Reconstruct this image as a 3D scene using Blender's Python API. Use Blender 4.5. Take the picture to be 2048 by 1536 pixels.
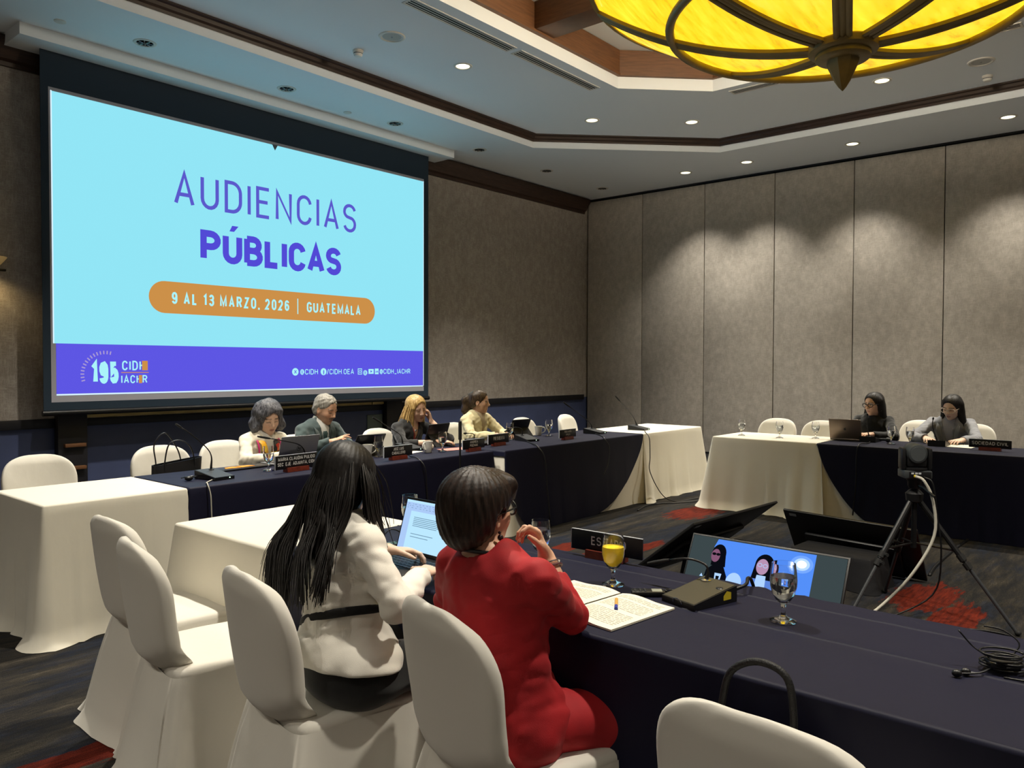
import bpy, bmesh, math, random
import numpy as np
from mathutils import Vector, Matrix
PI = math.pi
SC = bpy.context.scene
COL = SC.collection
for o in list(bpy.data.objects):
    bpy.data.objects.remove(o)

# ------------------------------------------------------------------ camera
CAMZ = 1.5
yaw, pit, rol = [math.radians(a) for a in (49.62, -1.37, 0.163)]
_f = Vector((math.cos(pit) * math.sin(yaw), math.cos(pit) * math.cos(yaw), math.sin(pit)))
_r = Vector((math.cos(yaw), -math.sin(yaw), 0))
_u = _r.cross(_f)
_r2 = math.cos(rol) * _r + math.sin(rol) * _u
_u2 = -math.sin(rol) * _r + math.cos(rol) * _u
cd = bpy.data.cameras.new('camera')
cd.sensor_width = 36
cd.lens = 1575.3 / 2048 * 36
cd.clip_start = 0.02
cam = bpy.data.objects.new('camera', cd)
cam.matrix_world = Matrix(((_r2.x, _u2.x, -_f.x, 0), (_r2.y, _u2.y, -_f.y, 0), (_r2.z, _u2.z, -_f.z, CAMZ), (0, 0, 0, 1)))
COL.objects.link(cam)
SC.camera = cam

# ------------------------------------------------------------------ world, exposure
SC.view_settings.view_transform = 'Standard'
SC.view_settings.look = 'None'
SC.view_settings.exposure = 0.2
SC.view_settings.gamma = 1.0
SC.view_settings.use_curve_mapping = False
wd = bpy.data.worlds.new('world')
wd.use_nodes = True
wd.node_tree.nodes['Background'].inputs[0].default_value = (0.02, 0.02, 0.02, 1)
wd.node_tree.nodes['Background'].inputs[1].default_value = 1.0
SC.world = wd
SC.cycles.diffuse_bounces = 6
SC.cycles.max_bounces = 14
SC.cycles.sample_clamp_indirect = 8
# lamp strengths (the lamps themselves are built with their fixtures below)
SPOT_TRAY = 540.0       # lit downlights in the tray ceiling
SPOT_WALL = 150.0        # lit downlights washing the folding partition
WARM = (1.0, 0.925, 0.79)
SLIDE = 0.9           # projected slide brightness
BOWL = 1.12             # chandelier glass

# ------------------------------------------------------------------ helpers
def lin(c):
    if isinstance(c, str):
        c = c.lstrip('#')
        c = [int(c[i:i + 2], 16) / 255 for i in (0, 2, 4)]
        c = [x / 12.92 if x <= 0.04045 else ((x + 0.055) / 1.055) ** 2.4 for x in c]
    return (c[0], c[1], c[2], 1)

def tag(o, label=None, cat=None, group=None, kind=None):
    if label: o['label'] = label
    if cat: o['category'] = cat
    if group: o['group'] = group
    if kind: o['kind'] = kind
    return o

def thing(name, label, cat, loc=(0, 0, 0), rotz=0.0, group=None):
    o = bpy.data.objects.new(name, None)
    o.empty_display_size = 0.05
    COL.objects.link(o)
    o.location = loc
    o.rotation_euler = (0, 0, rotz)
    return tag(o, label, cat, group)

class MB:
    """collects geometry for ONE mesh object"""
    def __init__(s):
        s.v = []; s.f = []; s.m = []; s.T = None; s.mat = 0
    def add(s, vs, fs, mat=None):
        b = len(s.v)
        if s.T is not None:
            vs = [tuple(s.T @ Vector(p)) for p in vs]
        s.v += [tuple(p) for p in vs]
        s.f += [tuple(i + b for i in f) for f in fs]
        s.m += [s.mat if mat is None else mat] * len(fs)
        return s
    def box(s, x0, x1, y0, y1, z0, z1, bev=0.0, mat=None, seg=2):
        bm = bmesh.new()
        bmesh.ops.create_cube(bm, size=1)
        for v in bm.verts:
            v.co = Vector(((x0 + x1) / 2 + v.co.x * (x1 - x0), (y0 + y1) / 2 + v.co.y * (y1 - y0), (z0 + z1) / 2 + v.co.z * (z1 - z0)))
        if bev > 0:
            bmesh.ops.bevel(bm, geom=list(bm.edges), offset=bev, segments=seg, profile=0.5, affect='EDGES')
        return s.bm(bm, mat)
    def bm(s, bm, mat=None):
        bm.verts.index_update()
        s.add([tuple(v.co) for v in bm.verts], [[v.index for v in f.verts] for f in bm.faces], mat)
        bm.free()
        return s
    def prism(s, poly, z0, z1, mat=None):
        n = len(poly)
        a = sum(poly[i][0] * poly[(i + 1) % n][1] - poly[(i + 1) % n][0] * poly[i][1] for i in range(n))
        if a < 0: poly = poly[::-1]
        vs = [(x, y, z0) for x, y in poly] + [(x, y, z1) for x, y in poly]
        fs = [list(range(n))[::-1], list(range(n, 2 * n))] + [[i, (i + 1) % n, n + (i + 1) % n, n + i] for i in range(n)]
        return s.add(vs, fs, mat)
    def tube(s, path, r, seg=8, mat=None, cap=True, flat=1.0):
        P = [Vector(p) for p in path]
        n = len(P)
        R = r if isinstance(r, (list, tuple)) else [r] * n
        vs = []; fs = []
        T0 = (P[1] - P[0]).normalized()
        up = Vector((0, 0, 1)) if abs(T0.z) < 0.95 else Vector((1, 0, 0))
        N = (up - T0 * up.dot(T0)).normalized()
        for i in range(n):
            T = (P[min(i + 1, n - 1)] - P[max(i - 1, 0)]).normalized()
            N = (N - T * N.dot(T))
            N = N.normalized() if N.length > 1e-6 else T.orthogonal().normalized()
            B = T.cross(N)
            for k in range(seg):
                a = 2 * PI * k / seg
                vs.append(P[i] + (N * math.cos(a) * flat + B * math.sin(a)) * R[i])
        for i in range(n - 1):
            for k in range(seg):
                k2 = (k + 1) % seg
                fs.append([i * seg + k, i * seg + k2, (i + 1) * seg + k2, (i + 1) * seg + k])
        if cap:
            fs.append(list(range(seg))[::-1]); fs.append([(n - 1) * seg + k for k in range(seg)])
        return s.add(vs, fs, mat)
    def lathe(s, prof, seg=24, c=(0, 0, 0), mat=None):
        vs = []; fs = []
        for r, z in prof:
            for k in range(seg):
                a = 2 * PI * k / seg
                vs.append((c[0] + r * math.cos(a), c[1] + r * math.sin(a), c[2] + z))
        n = len(prof)
        for i in range(n - 1):
            for k in range(seg):
                k2 = (k + 1) % seg
                fs.append([i * seg + k, i * seg + k2, (i + 1) * seg + k2, (i + 1) * seg + k])
        if prof[0][0] > 1e-5 and prof[0] != prof[-1]: fs.append(list(range(seg))[::-1])
        if prof[-1][0] > 1e-5 and prof[0] != prof[-1]: fs.append([(n - 1) * seg + k for k in range(seg)])
        return s.add(vs, fs, mat)
    def grid(s, P, mat=None, closeu=False, flip=False):
        nu = len(P); nv = len(P[0])
        vs = [tuple(p) for row in P for p in row]
        fs = []
        for i in range(nu if closeu else nu - 1):
            i2 = (i + 1) % nu
            for j in range(nv - 1):
                q = [i * nv + j, i2 * nv + j, i2 * nv + j + 1, i * nv + j + 1]
                fs.append(q[::-1] if flip else q)
        return s.add(vs, fs, mat)
    def ball(s, c, r, seg=12, rings=8, mat=None):
        r = r if isinstance(r, (list, tuple)) else (r, r, r)
        bm = bmesh.new()
        bmesh.ops.create_uvsphere(bm, u_segments=seg, v_segments=rings, radius=1)
        for v in bm.verts:
            v.co = Vector((c[0] + v.co.x * r[0], c[1] + v.co.y * r[1], c[2] + v.co.z * r[2]))
        return s.bm(bm, mat)
    def build(s, name, mats, parent=None, smooth=35, label=None, clean=True):
        me = bpy.data.meshes.new(name)
        me.from_pydata(s.v, [], s.f)
        mats = mats if isinstance(mats, (list, tuple)) else [mats]
        for m in mats: me.materials.append(m)
        if len(mats) > 1:
            me.polygons.foreach_set('material_index', s.m)
        if clean:
            bm = bmesh.new(); bm.from_mesh(me)
            bmesh.ops.remove_doubles(bm, verts=list(bm.verts), dist=1e-5)
            bm.to_mesh(me); bm.free()
        if smooth:
            me.shade_smooth()
            if smooth < 180: me.set_sharp_from_angle(angle=math.radians(smooth))
        me.update()
        o = bpy.data.objects.new(name, me)
        COL.objects.link(o)
        if parent is not None: o.parent = parent
        if label: o['label'] = label
        return o

def struct(name, mb, mats, parent=None, smooth=35, label=None):
    o = mb.build(name, mats, parent, smooth)
    return tag(o, label, None, None, 'structure')

def top(name, mb, mats, label, cat, loc=(0, 0, 0), rotz=0, group=None, smooth=35, kind=None):
    o = mb.build(name, mats, None, smooth)
    o.location = loc; o.rotation_euler = (0, 0, rotz)
    return tag(o, label, cat, group, kind)

def dup(root, loc, rotz, label=None, group=None):
    r = root.copy(); COL.objects.link(r); r.location = loc; r.rotation_euler = (0, 0, rotz)
    if label: r['label'] = label
    if group: r['group'] = group
    for ch in list(root.children):
        c = ch.copy(); COL.objects.link(c); c.parent = r
        for g in list(ch.children):
            d = g.copy(); COL.objects.link(d); d.parent = c
    return r

def bez(pts, n=24):
    """Catmull-Rom through pts"""
    P = [Vector(p) for p in pts]
    P = [P[0] * 2 - P[1]] + P + [P[-1] * 2 - P[-2]]
    out = []
    m = len(P) - 3
    per = max(2, n // m)
    for i in range(m):
        a, b, c, d = P[i:i + 4]
        for k in range(per):
            t = k / per
            out.append(0.5 * ((2 * b) + (c - a) * t + (2 * a - 5 * b + 4 * c - d) * t * t + (-a + 3 * b - 3 * c + d) * t ** 3))
    out.append(P[-2])
    return out

def frame_from(origin, xdir, zdir):
    """matrix whose local x=xdir, local y=up-ish, z=zdir (for text and flat screens)"""
    x = Vector(xdir).normalized(); z = Vector(zdir).normalized(); y = z.cross(x)
    return Matrix(((x.x, y.x, z.x, origin[0]), (x.y, y.y, z.y, origin[1]), (x.z, y.z, z.z, origin[2]), (0, 0, 0, 1)))

# stroke alphabet: every glyph is (relative width, strokes); 'a' items are elliptic arcs cx,cy,rx,ry,from,to
def _arc(cx, cy, rx, ry, a0, a1, n=9):
    return [(cx + rx * math.cos(math.radians(a0 + (a1 - a0) * k / n)), cy + ry * math.sin(math.radians(a0 + (a1 - a0) * k / n))) for k in range(n + 1)]
def _O(): return [(0, .3)] + _arc(.5, .3, .5, .3, 180, 360) + _arc(.5, .7, .5, .3, 0, 180) + [(0, .3)]
_b1 = [(0, 1), (.5, 1)] + _arc(.5, .76, .42, .24, 90, -90) + [(0, .52)]
GL = {
 'A': (1.08, [[(0, 0), (.5, 1), (1, 0)], [(.18, .3), (.82, .3)]]), 'B': (1, [[(0, 0), (0, 1)], _b1, [(.0, .52), (.5, .52)] + _arc(.5, .26, .5, .26, 90, -90) + [(0, 0)]]),
 'C': (1, [_arc(.5, .7, .5, .3, 10, 180) + _arc(.5, .3, .5, .3, 180, 350)]), 'D': (1, [[(0, 0), (0, 1), (.4, 1)] + _arc(.4, .65, .6, .35, 90, 0) + _arc(.4, .35, .6, .35, 0, -90) + [(0, 0)]]),
 'E': (.85, [[(1, 1), (0, 1), (0, 0), (1, 0)], [(0, .52), (.88, .52)]]), 'F': (.8, [[(1, 1), (0, 1), (0, 0)], [(0, .5), (.85, .5)]]),
 'G': (1, [_arc(.5, .7, .5, .3, 15, 180) + _arc(.5, .3, .5, .3, 180, 360) + [(1, .46), (.55, .46)]]), 'H': (1, [[(0, 0), (0, 1)], [(1, 0), (1, 1)], [(0, .52), (1, .52)]]),
 'I': (0, [[(0, 0), (0, 1)]]), 'J': (.8, [[(1, 1), (1, .3)] + _arc(.5, .3, .5, .3, 0, -180)]), 'K': (1, [[(0, 0), (0, 1)], [(1, 1), (0, .4)], [(.3, .58), (1, 0)]]), 'L': (.8, [[(0, 1), (0, 0), (1, 0)]]),
 'M': (1.35, [[(0, 0), (0, 1), (.5, .1), (1, 1), (1, 0)]]), 'N': (1.05, [[(0, 0), (0, 1), (1, 0), (1, 1)]]), 'O': (1, [_O()]), '0': (.92, [_O()]),
 'P': (1, [[(0, 0), (0, 1), (.5, 1)] + _arc(.5, .74, .5, .26, 90, -90) + [(0, .48)]]), 'R': (1, [[(0, 0), (0, 1), (.5, 1)] + _arc(.5, .75, .48, .25, 90, -90) + [(0, .5)], [(.55, .5), (1, 0)]]),
 'S': (.95, [_arc(.5, .75, .5, .25, 15, 180)[:-1] + _arc(.5, .74, .5, .22, 180, 250)[:-1] + _arc(.5, .27, .5, .25, 65, 0)[0:] + _arc(.5, .25, .5, .25, 0, -165)]),
 'T': (.95, [[(0, 1), (1, 1)], [(.5, 1), (.5, 0)]]), 'U': (1, [[(0, 1), (0, .3)] + _arc(.5, .3, .5, .3, 180, 360) + [(1, 1)]]), 'V': (1.05, [[(0, 1), (.5, 0), (1, 1)]]),
 'X': (1, [[(0, 0), (1, 1)], [(0, 1), (1, 0)]]), 'Y': (1, [[(0, 1), (.5, .45), (1, 1)], [(.5, .45), (.5, 0)]]), 'Z': (.95, [[(0, 1), (1, 1), (0, 0), (1, 0)]]),
 '1': (.42, [[(0, .8), (1, 1), (1, 0)]]), '2': (.92, [_arc(.5, .7, .5, .3, 170, -20) + [(0, 0), (1, 0)]]), '3': (.92, [_arc(.5, .76, .46, .24, 165, -90)[:-1] + _arc(.5, .27, .5, .27, 90, -165)]),
 '5': (.92, [[(.92, 1), (.08, 1), (.02, .5)] + _arc(.5, .32, .5, .32, 115, -165)]), '6': (.92, [_arc(.5, .7, .5, .3, 20, 180) + _arc(.5, .3, .5, .3, 180, 540)]), '9': (.92, [_arc(.5, .3, .5, .3, -160, 0) + _arc(.5, .7, .5, .3, 0, 360)]),
 ',': (0, [[(0, .05), (-.1, -.16)]]), '.': (0, [[(0, 0), (0, .03)]]), '_': (.9, [[(0, -.06), (1, -.06)]]), '/': (.55, [[(0, -.05), (1, 1.05)]]), '|': (0, [[(0, -.15), (0, 1.15)]]),
 '@': (1.25, [_arc(.5, .45, .5, .5, -40, 310, 18), _arc(.5, .45, .24, .26, 0, 360, 12), [(.76, .7), (.76, .3), (.95, .3)]]),
 'h': (.75, [[(0, 0), (.16, 1)], [(.06, .42)] + _arc(.55, .45, .42, .25, 150, 0) + [(.9, 0)]]), 'p': (.75, [[(0, -.35), (.16, .68)], _arc(.55, .36, .42, .32, 0, 360, 14)]),
 'i': (0, [[(0, 0), (0, .6)], [(0, .85), (0, .92)]]), 'n': (.7, [[(0, 0), (0, .62)], [(0, .35)] + _arc(.5, .35, .5, .28, 160, 0) + [(1, 0)]]), 'f': (.6, [[(.45, 0), (.45, .75)] + _arc(.85, .75, .4, .25, 180, 90), [(0, .58), (1, .58)]]),
}
ACC = {'\u00da': 'U', '\u00c9': 'E', '\u00cd': 'I', '\u00c1': 'A'}
def ribbon(mb, P, w, z, mat=None):
    P = [Vector(p) for p in P]
    Q = [P[0]] + [b for a, b in zip(P[:-1], P[1:]) if (b - a).length > w * .05]
    if len(Q) < 2: return
    n = len(Q); closed = (Q[0] - Q[-1]).length < w * .3 and n > 4
    Lf = []; Rt = []
    for i in range(n):
        if closed: d0 = Q[i] - Q[i - 1] if i else Q[0] - Q[-2]; d1 = Q[i + 1] - Q[i] if i < n - 1 else Q[1] - Q[0]
        else: d0 = Q[i] - Q[max(i - 1, 0)]; d1 = Q[min(i + 1, n - 1)] - Q[i]
        if d0.length < 1e-9: d0 = d1
        if d1.length < 1e-9: d1 = d0
        d0 = d0.normalized(); d1 = d1.normalized()
        t = (d0 + d1)
        t = t.normalized() if t.length > 1e-6 else d1
        nn = Vector((-t.y, t.x)); k = max(.42, abs(nn.dot(Vector((-d1.y, d1.x)))))
        Lf.append(Q[i] + nn * (w / 2 / k)); Rt.append(Q[i] - nn * (w / 2 / k))
    vs = [(p.x, p.y, z) for p in Lf] + [(p.x, p.y, z) for p in Rt]
    mb.add(vs, [[n + i, n + i + 1, i + 1, i] for i in range(n - 1)], mat)
def text_into(mb, body, x0, x1, y0, y1, z=0.0, th=0.1, mat=None, gap=0.16):
    """stroke lettering fitted between x0..x1, capitals from y0 to y1; th = stroke / cap height"""
    H = y1 - y0; w = th * H
    units = 0.0; fixed = 0.0; items = []; ga = gap * H
    for ch in body:
        if ch == ' ': fixed += .34 * H; items.append((None, units, fixed)); continue
        g = GL[ACC.get(ch, ch)]
        items.append((ch, units, fixed)); units += g[0]; fixed += w + ga
    fixed -= ga
    k = (x1 - x0 - fixed) / max(units, 1e-6)
    for ch, u, fx in items:
        if ch is None: continue
        gw, strokes = GL[ACC.get(ch, ch)]
        gx = x0 + u * k + fx + w / 2; W = gw * k if gw else k * .5; Hh = H - w
        for st in strokes:
            ribbon(mb, [(gx + p[0] * W, y0 + w / 2 + p[1] * Hh) for p in st], w, z, mat)
        if ch in ACC: ax = gx + (W * .5 if gw else 0); q = w * .5; mb.add([(ax - q, y0 + H * 1.06, z), (ax + q * .5, y0 + H * 1.06, z), (ax + q * 2, y0 + H * 1.25, z), (ax - q * .1, y0 + H * 1.25, z)], [[0, 1, 2, 3]], mat)

# ------------------------------------------------------------------ materials
def mat(name, color, rough=0.6, metal=0.0, noise=None, bump=None, spec=0.5, sheen=0.0, emit=None, trans=0.0, ior=1.45, coord='Object', coat=0.0, sss=0.0, attr=None, alpha=1.0):
    """noise=(scale, amount, (sx,sy,sz)[, color2])  bump=(scale, strength, (sx,sy,sz)[, dist])"""
    m = bpy.data.materials.new(name); m.use_nodes = True
    nt = m.node_tree; N = nt.nodes; L = nt.links
    b = N['Principled BSDF']
    c = lin(color)
    b.inputs['Base Color'].default_value = c
    b.inputs['Roughness'].default_value = rough
    b.inputs['Metallic'].default_value = metal
    b.inputs['Specular IOR Level'].default_value = spec
    b.inputs['IOR'].default_value = ior
    if sheen: b.inputs['Sheen Weight'].default_value = sheen
    if coat: b.inputs['Coat Weight'].default_value = coat
    if trans: b.inputs['Transmission Weight'].default_value = trans
    if sss:
        b.inputs['Subsurface Weight'].default_value = sss
        b.inputs['Subsurface Radius'].default_value = (0.012, 0.005, 0.003)
    if emit:
        b.inputs['Emission Color'].default_value = lin(emit[0]); b.inputs['Emission Strength'].default_value = emit[1]
    tc = N.new('ShaderNodeTexCoord')
    def nz(scale, st, detail=4):
        mp = N.new('ShaderNodeMapping'); mp.inputs['Scale'].default_value = st
        L.new(tc.outputs[coord], mp.inputs['Vector'])
        n = N.new('ShaderNodeTexNoise'); n.inputs['Scale'].default_value = scale; n.inputs['Detail'].default_value = detail
        L.new(mp.outputs[0], n.inputs['Vector'])
        return n
    src = None
    if attr:
        a = N.new('ShaderNodeAttribute'); a.attribute_name = attr
        L.new(a.outputs['Color'], b.inputs['Base Color']); src = a.outputs['Color']
    if noise:
        n = nz(noise[0], noise[2])
        r = N.new('ShaderNodeValToRGB')
        c2 = lin(noise[3]) if len(noise) > 3 else tuple(x * (1 - noise[1]) for x in c[:3]) + (1,)
        r.color_ramp.elements[0].color = c2; r.color_ramp.elements[1].color = c
        r.color_ramp.elements[0].position = 0.35; r.color_ramp.elements[1].position = 0.65
        L.new(n.outputs[0], r.inputs[0])
        if src is None: L.new(r.outputs[0], b.inputs['Base Color'])
        else:
            r.color_ramp.elements[0].color = (1 - noise[1],) * 3 + (1,); r.color_ramp.elements[1].color = (1, 1, 1, 1)
            mx = N.new('ShaderNodeMixRGB'); mx.blend_type = 'MULTIPLY'; mx.inputs[0].default_value = 1
            L.new(src, mx.inputs[1]); L.new(r.outputs[0], mx.inputs[2]); L.new(mx.outputs[0], b.inputs['Base Color'])
    if bump:
        n = nz(bump[0], bump[2], 5)
        bp = N.new('ShaderNodeBump'); bp.inputs['Strength'].default_value = bump[1]
        bp.inputs['Distance'].default_value = bump[3] if len(bump) > 3 else 0.01
        L.new(n.outputs[0], bp.inputs['Height']); L.new(bp.outputs[0], b.inputs['Normal'])
    return m

def emis(name, color, strength=1.0):
    m = bpy.data.materials.new(name); m.use_nodes = True
    nt = m.node_tree; nt.nodes.clear()
    e = nt.nodes.new('ShaderNodeEmission'); e.inputs[0].default_value = lin(color); e.inputs[1].default_value = strength
    o = nt.nodes.new('ShaderNodeOutputMaterial'); nt.links.new(e.outputs[0], o.inputs[0])
    return m

M = {}
M['paint'] = mat('ceiling_paint', '#e9eff5', 0.7, bump=(60, 0.05, (1, 1, 1)))
M['paint_white'] = mat('white_metal', '#d8d6d0', 0.5)
M['wood'] = mat('dark_crown_wood', '#3d2a20', 0.45, noise=(6, 0.45, (1, 1, 12)))
M['wood_mid'] = mat('coffer_wood', '#6f4a2e', 0.5, noise=(5, 0.3, (1, 1, 10)))
M['wood_red'] = mat('mahogany_base', '#6e2a1c', 0.4, noise=(30, 0.4, (1, 8, 1)))
M['navy_wall'] = mat('navy_wainscot', '#465075', 0.55, noise=(3, 0.15, (1, 1, 1)))
M['black_trim'] = mat('black_trim', '#14141a', 0.5)
M['brass'] = mat('brass', '#c2a968', 0.4, 0.35, noise=(8, 0.2, (1, 1, 6)))
M['white_cloth'] = mat('white_tablecloth', '#ddd8ca', 0.85, sheen=0.2, noise=(2.2, 0.05, (1, 1, 1)), bump=(9, 0.12, (1, 1, 0.5), 0.02))
M['chair_cloth'] = mat('white_chair_cover', '#d8d4ca', 0.8, sheen=0.2, bump=(12, 0.15, (1, 1, 0.6), 0.015))
M['navy_cloth'] = mat('navy_tablecloth', '#111228', 0.6, spec=0.22, noise=(3, 0.08, (1, 1, 1)), bump=(9, 0.12, (1, 1, 0.5), 0.02))
M['black_cloth'] = mat('black_cloth', '#0d0d12', 0.85, bump=(12, 0.2, (1, 1, 0.5), 0.02))
M['black'] = mat('black_plastic', '#121214', 0.4)
M['black_matte'] = mat('black_matte', '#0c0c0d', 0.75)
M['dark_grey'] = mat('dark_grey_plastic', '#2e3033', 0.45)
M['grille'] = mat('mic_top_plate', '#474336', 0.42, 0.35, bump=(400, 0.2, (1, 1, 1), 0.001))
M['chrome'] = mat('chrome', '#c8c8c8', 0.2, 1.0)
M['silver'] = mat('laptop_silver', '#8f9094', 0.4, 0.6)
M['space'] = mat('laptop_gold_grey', '#7d6f63', 0.38, 0.7)
M['glass'] = mat('clear_glass', '#ffffff', 0.02, trans=1.0, ior=1.45)
M['water'] = mat('water', '#f4fbff', 0.0, trans=1.0, ior=1.33)
M['juice'] = mat('orange_juice', '#ffdf2a', 0.35, sss=0.0, noise=(60, 0.08, (1, 1, 1)))
M['mug'] = mat('white_mug', '#d9d7cf', 0.25, coat=0.3)
M['paper'] = mat('paper', '#e4ddca', 0.8)
M['ink'] = mat('ink', '#b0a999', 0.8)
M['white'] = mat('white_print', '#d8d8d8', 0.6)
M['plate_edge'] = mat('plate_edge', '#b9bdc4', 0.4)
M['cable_w'] = mat('white_cable', '#b5b2a6', 0.5)
M['yellow'] = mat('yellow_plug', '#d8c02a', 0.5)
M['orange'] = mat('orange_leather', '#d98a1e', 0.6)
M['blue'] = mat('blue_plastic', '#2b3b9a', 0.4)
M['led'] = emis('led', '#d8ffe0', 1.5)
M['pink'] = mat('pink_paper', '#c9837a', 0.8)
M['strap'] = mat('black_leather', '#17171a', 0.42, bump=(120, 0.2, (1, 1, 1), 0.002))
M['rope'] = mat('black_cord_handle', '#141416', 0.6, bump=(220, 0.6, (1, 1, 1), 0.004))
# ------------------------------------------------------------------ room
WX, WY = 12.34, 8.655          # partition plane, screen wall plane
RX0, RY0 = -2.6, -5.0
CZ, TZ, OZ = 4.62, 4.80, 5.245  # perimeter ceiling, tray, coffer top

def nodes(m):
    return m.node_tree.nodes, m.node_tree.links

def wallpaper(name, c1, c2, blot, coord='Object'):
    m = bpy.data.materials.new(name); m.use_nodes = True
    N, L = nodes(m); b = N['Principled BSDF']; b.inputs['Roughness'].default_value = 0.8
    tc = N.new('ShaderNodeTexCoord')
    def nz(sc, st, det=3):
        mp = N.new('ShaderNodeMapping'); mp.inputs['Scale'].default_value = st; L.new(tc.outputs[coord], mp.inputs['Vector'])
        n = N.new('ShaderNodeTexNoise'); n.inputs['Scale'].default_value = sc; n.inputs['Detail'].default_value = det
        L.new(mp.outputs[0], n.inputs['Vector']); return n.outputs[0]
    a = nz(14, (1, 1, 9)); h = nz(14, (8, 8, 1)); big = nz(13, (1, 1, .7), 2); fine = nz(120, (1, 1, 1), 2)
    def mth(op, x, y):
        n = N.new('ShaderNodeMath'); n.operation = op
        for i, q in enumerate((x, y)):
            if isinstance(q, (int, float)): n.inputs[i].default_value = q
            else: L.new(q, n.inputs[i])
        return n.outputs[0]
    s = mth('ADD', mth('MULTIPLY', mth('MAXIMUM', a, h), 0.55), mth('MULTIPLY', big, blot))
    s = mth('ADD', s, mth('MULTIPLY', fine, 0.25))
    r = N.new('ShaderNodeValToRGB'); r.color_ramp.elements[0].position = 0.42 + blot * 0.28; r.color_ramp.elements[1].position = 0.62 + blot * 0.5
    r.color_ramp.elements[0].color = lin(c1); r.color_ramp.elements[1].color = lin(c2)
    L.new(s, r.inputs[0]); L.new(r.outputs[0], b.inputs['Base Color'])
    return m

def carpet():
    m = bpy.data.materials.new('patterned_carpet'); m.use_nodes = True
    N, L = nodes(m); b = N['Principled BSDF']; b.inputs['Roughness'].default_value = 0.95; b.inputs['Specular IOR Level'].default_value = 0.1
    tc = N.new('ShaderNodeTexCoord')
    def nz(sc, st, rot=0, det=4, loc=(0, 0, 0), rough=0.55):
        mp = N.new('ShaderNodeMapping'); mp.inputs['Scale'].default_value = st; mp.inputs['Rotation'].default_value = (0, 0, rot); mp.inputs['Location'].default_value = loc
        L.new(tc.outputs['Object'], mp.inputs['Vector'])
        n = N.new('ShaderNodeTexNoise'); n.inputs['Scale'].default_value = sc; n.inputs['Detail'].default_value = det; n.inputs['Roughness'].default_value = rough
        L.new(mp.outputs[0], n.inputs['Vector']); return n.outputs[0]
    def ramp(src, stops):
        r = N.new('ShaderNodeValToRGB'); e = r.color_ramp.elements
        while len(e) < len(stops): e.new(0.5)
        for i, (p, c) in enumerate(stops): e[i].position = p; e[i].color = lin(c)
        L.new(src, r.inputs[0]); return r.outputs[0]
    def mix(f, a, c, mode='MIX'):
        n = N.new('ShaderNodeMixRGB'); n.blend_type = mode
        if isinstance(f, float): n.inputs[0].default_value = f
        else: L.new(f, n.inputs[0])
        L.new(a, n.inputs[1]); L.new(c, n.inputs[2]); return n.outputs[0]
    def mth(op, x, y=0.0, z=None):
        n = N.new('ShaderNodeMath'); n.operation = op
        for i, q in enumerate((x, y) if z is None else (x, y, z)):
            if isinstance(q, (int, float)): n.inputs[i].default_value = q
            else: L.new(q, n.inputs[i])
        return n.outputs[0]
    A = 0.15
    base = ramp(mth('ADD', mth('MULTIPLY', nz(1.7, (1, 6, 1), A, 9, rough=0.72), .72), mth('MULTIPLY', nz(24, (1, 9, 1), A, 5, rough=.7), .28)), [(0.30, '#1b1d22'), (0.45, '#2a2a2c'), (0.56, '#403c36'), (0.66, '#615b51'), (0.78, '#7d766a')])
    navy = ramp(nz(0.9, (1, 3.5, 1), A, 7, (3, 1, 0), 0.68), [(0.50, '#000000'), (0.60, '#d0d0d0')])
    nv = ramp(nz(9, (1, 5, 1), A, 3), [(0.3, '#1a2030'), (0.7, '#2c374c')])
    c = mix(navy, base, nv)
    # red brush strokes woven into the carpet: (x, y, length, width, turn)
    strokes = [(5.30, 3.84, .34, .10, .05), (5.22, 3.52, .48, .09, .0), (5.62, 3.36, .36, .08, .05), (7.35, 3.78, .5, .22, .0), (5.62, 1.25, .42, .20, .1), (5.15, 1.0, .50, .14, .0), (4.60, .70, .4, .15, .0),
               (1.17, 3.17, .36, .095, .03), (1.30, 2.93, .30, .075, .03), (3.3, 3.4, .4, .15, 0), (3.0, -.6, .5, .2, 0), (.4, 1.4, .5, .15, 0), (6.9, .2, .5, .15, 0), (-.6, 4.4, .5, .15, 0)]
    wob = nz(4.5, (1, 4, 1), A, 6, (1.7, 5.2, 0), .7); wob = mth('MULTIPLY', mth('SUBTRACT', wob, .5), 1.7)
    rmin = None
    for (cx, cy, a_, b_, tr) in strokes:
        mp = N.new('ShaderNodeMapping'); mp.vector_type = 'TEXTURE'; mp.inputs['Location'].default_value = (cx, cy, 0); mp.inputs['Rotation'].default_value = (0, 0, -tr); mp.inputs['Scale'].default_value = (a_, b_, 1)
        L.new(tc.outputs['Object'], mp.inputs['Vector'])
        ln = N.new('ShaderNodeVectorMath'); ln.operation = 'LENGTH'; L.new(mp.outputs[0], ln.inputs[0])
        rmin = ln.outputs['Value'] if rmin is None else mth('MINIMUM', rmin, ln.outputs['Value'])
    red = ramp(mth('ADD', rmin, wob), [(0.86, '#ffffff'), (1.0, '#000000')])
    rd = ramp(nz(7, (1, 7, 1), A, 4), [(0.3, '#4c1c17'), (0.7, '#84301f')])
    c = mix(red, c, rd)
    pile = ramp(nz(260, (1, 1, 1), 0, 2), [(0.3, '#8a8a8a'), (0.7, '#ffffff')])
    c = mix(1.0, c, pile, 'MULTIPLY')
    L.new(c, b.inputs['Base Color'])
    n2 = nz(300, (1, 1, 1), 0, 2)
    bp = N.new('ShaderNodeBump'); bp.inputs['Strength'].default_value = 0.5; bp.inputs['Distance'].default_value = 0.004
    L.new(n2, bp.inputs['Height']); L.new(bp.outputs[0], b.inputs['Normal'])
    return m

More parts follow.
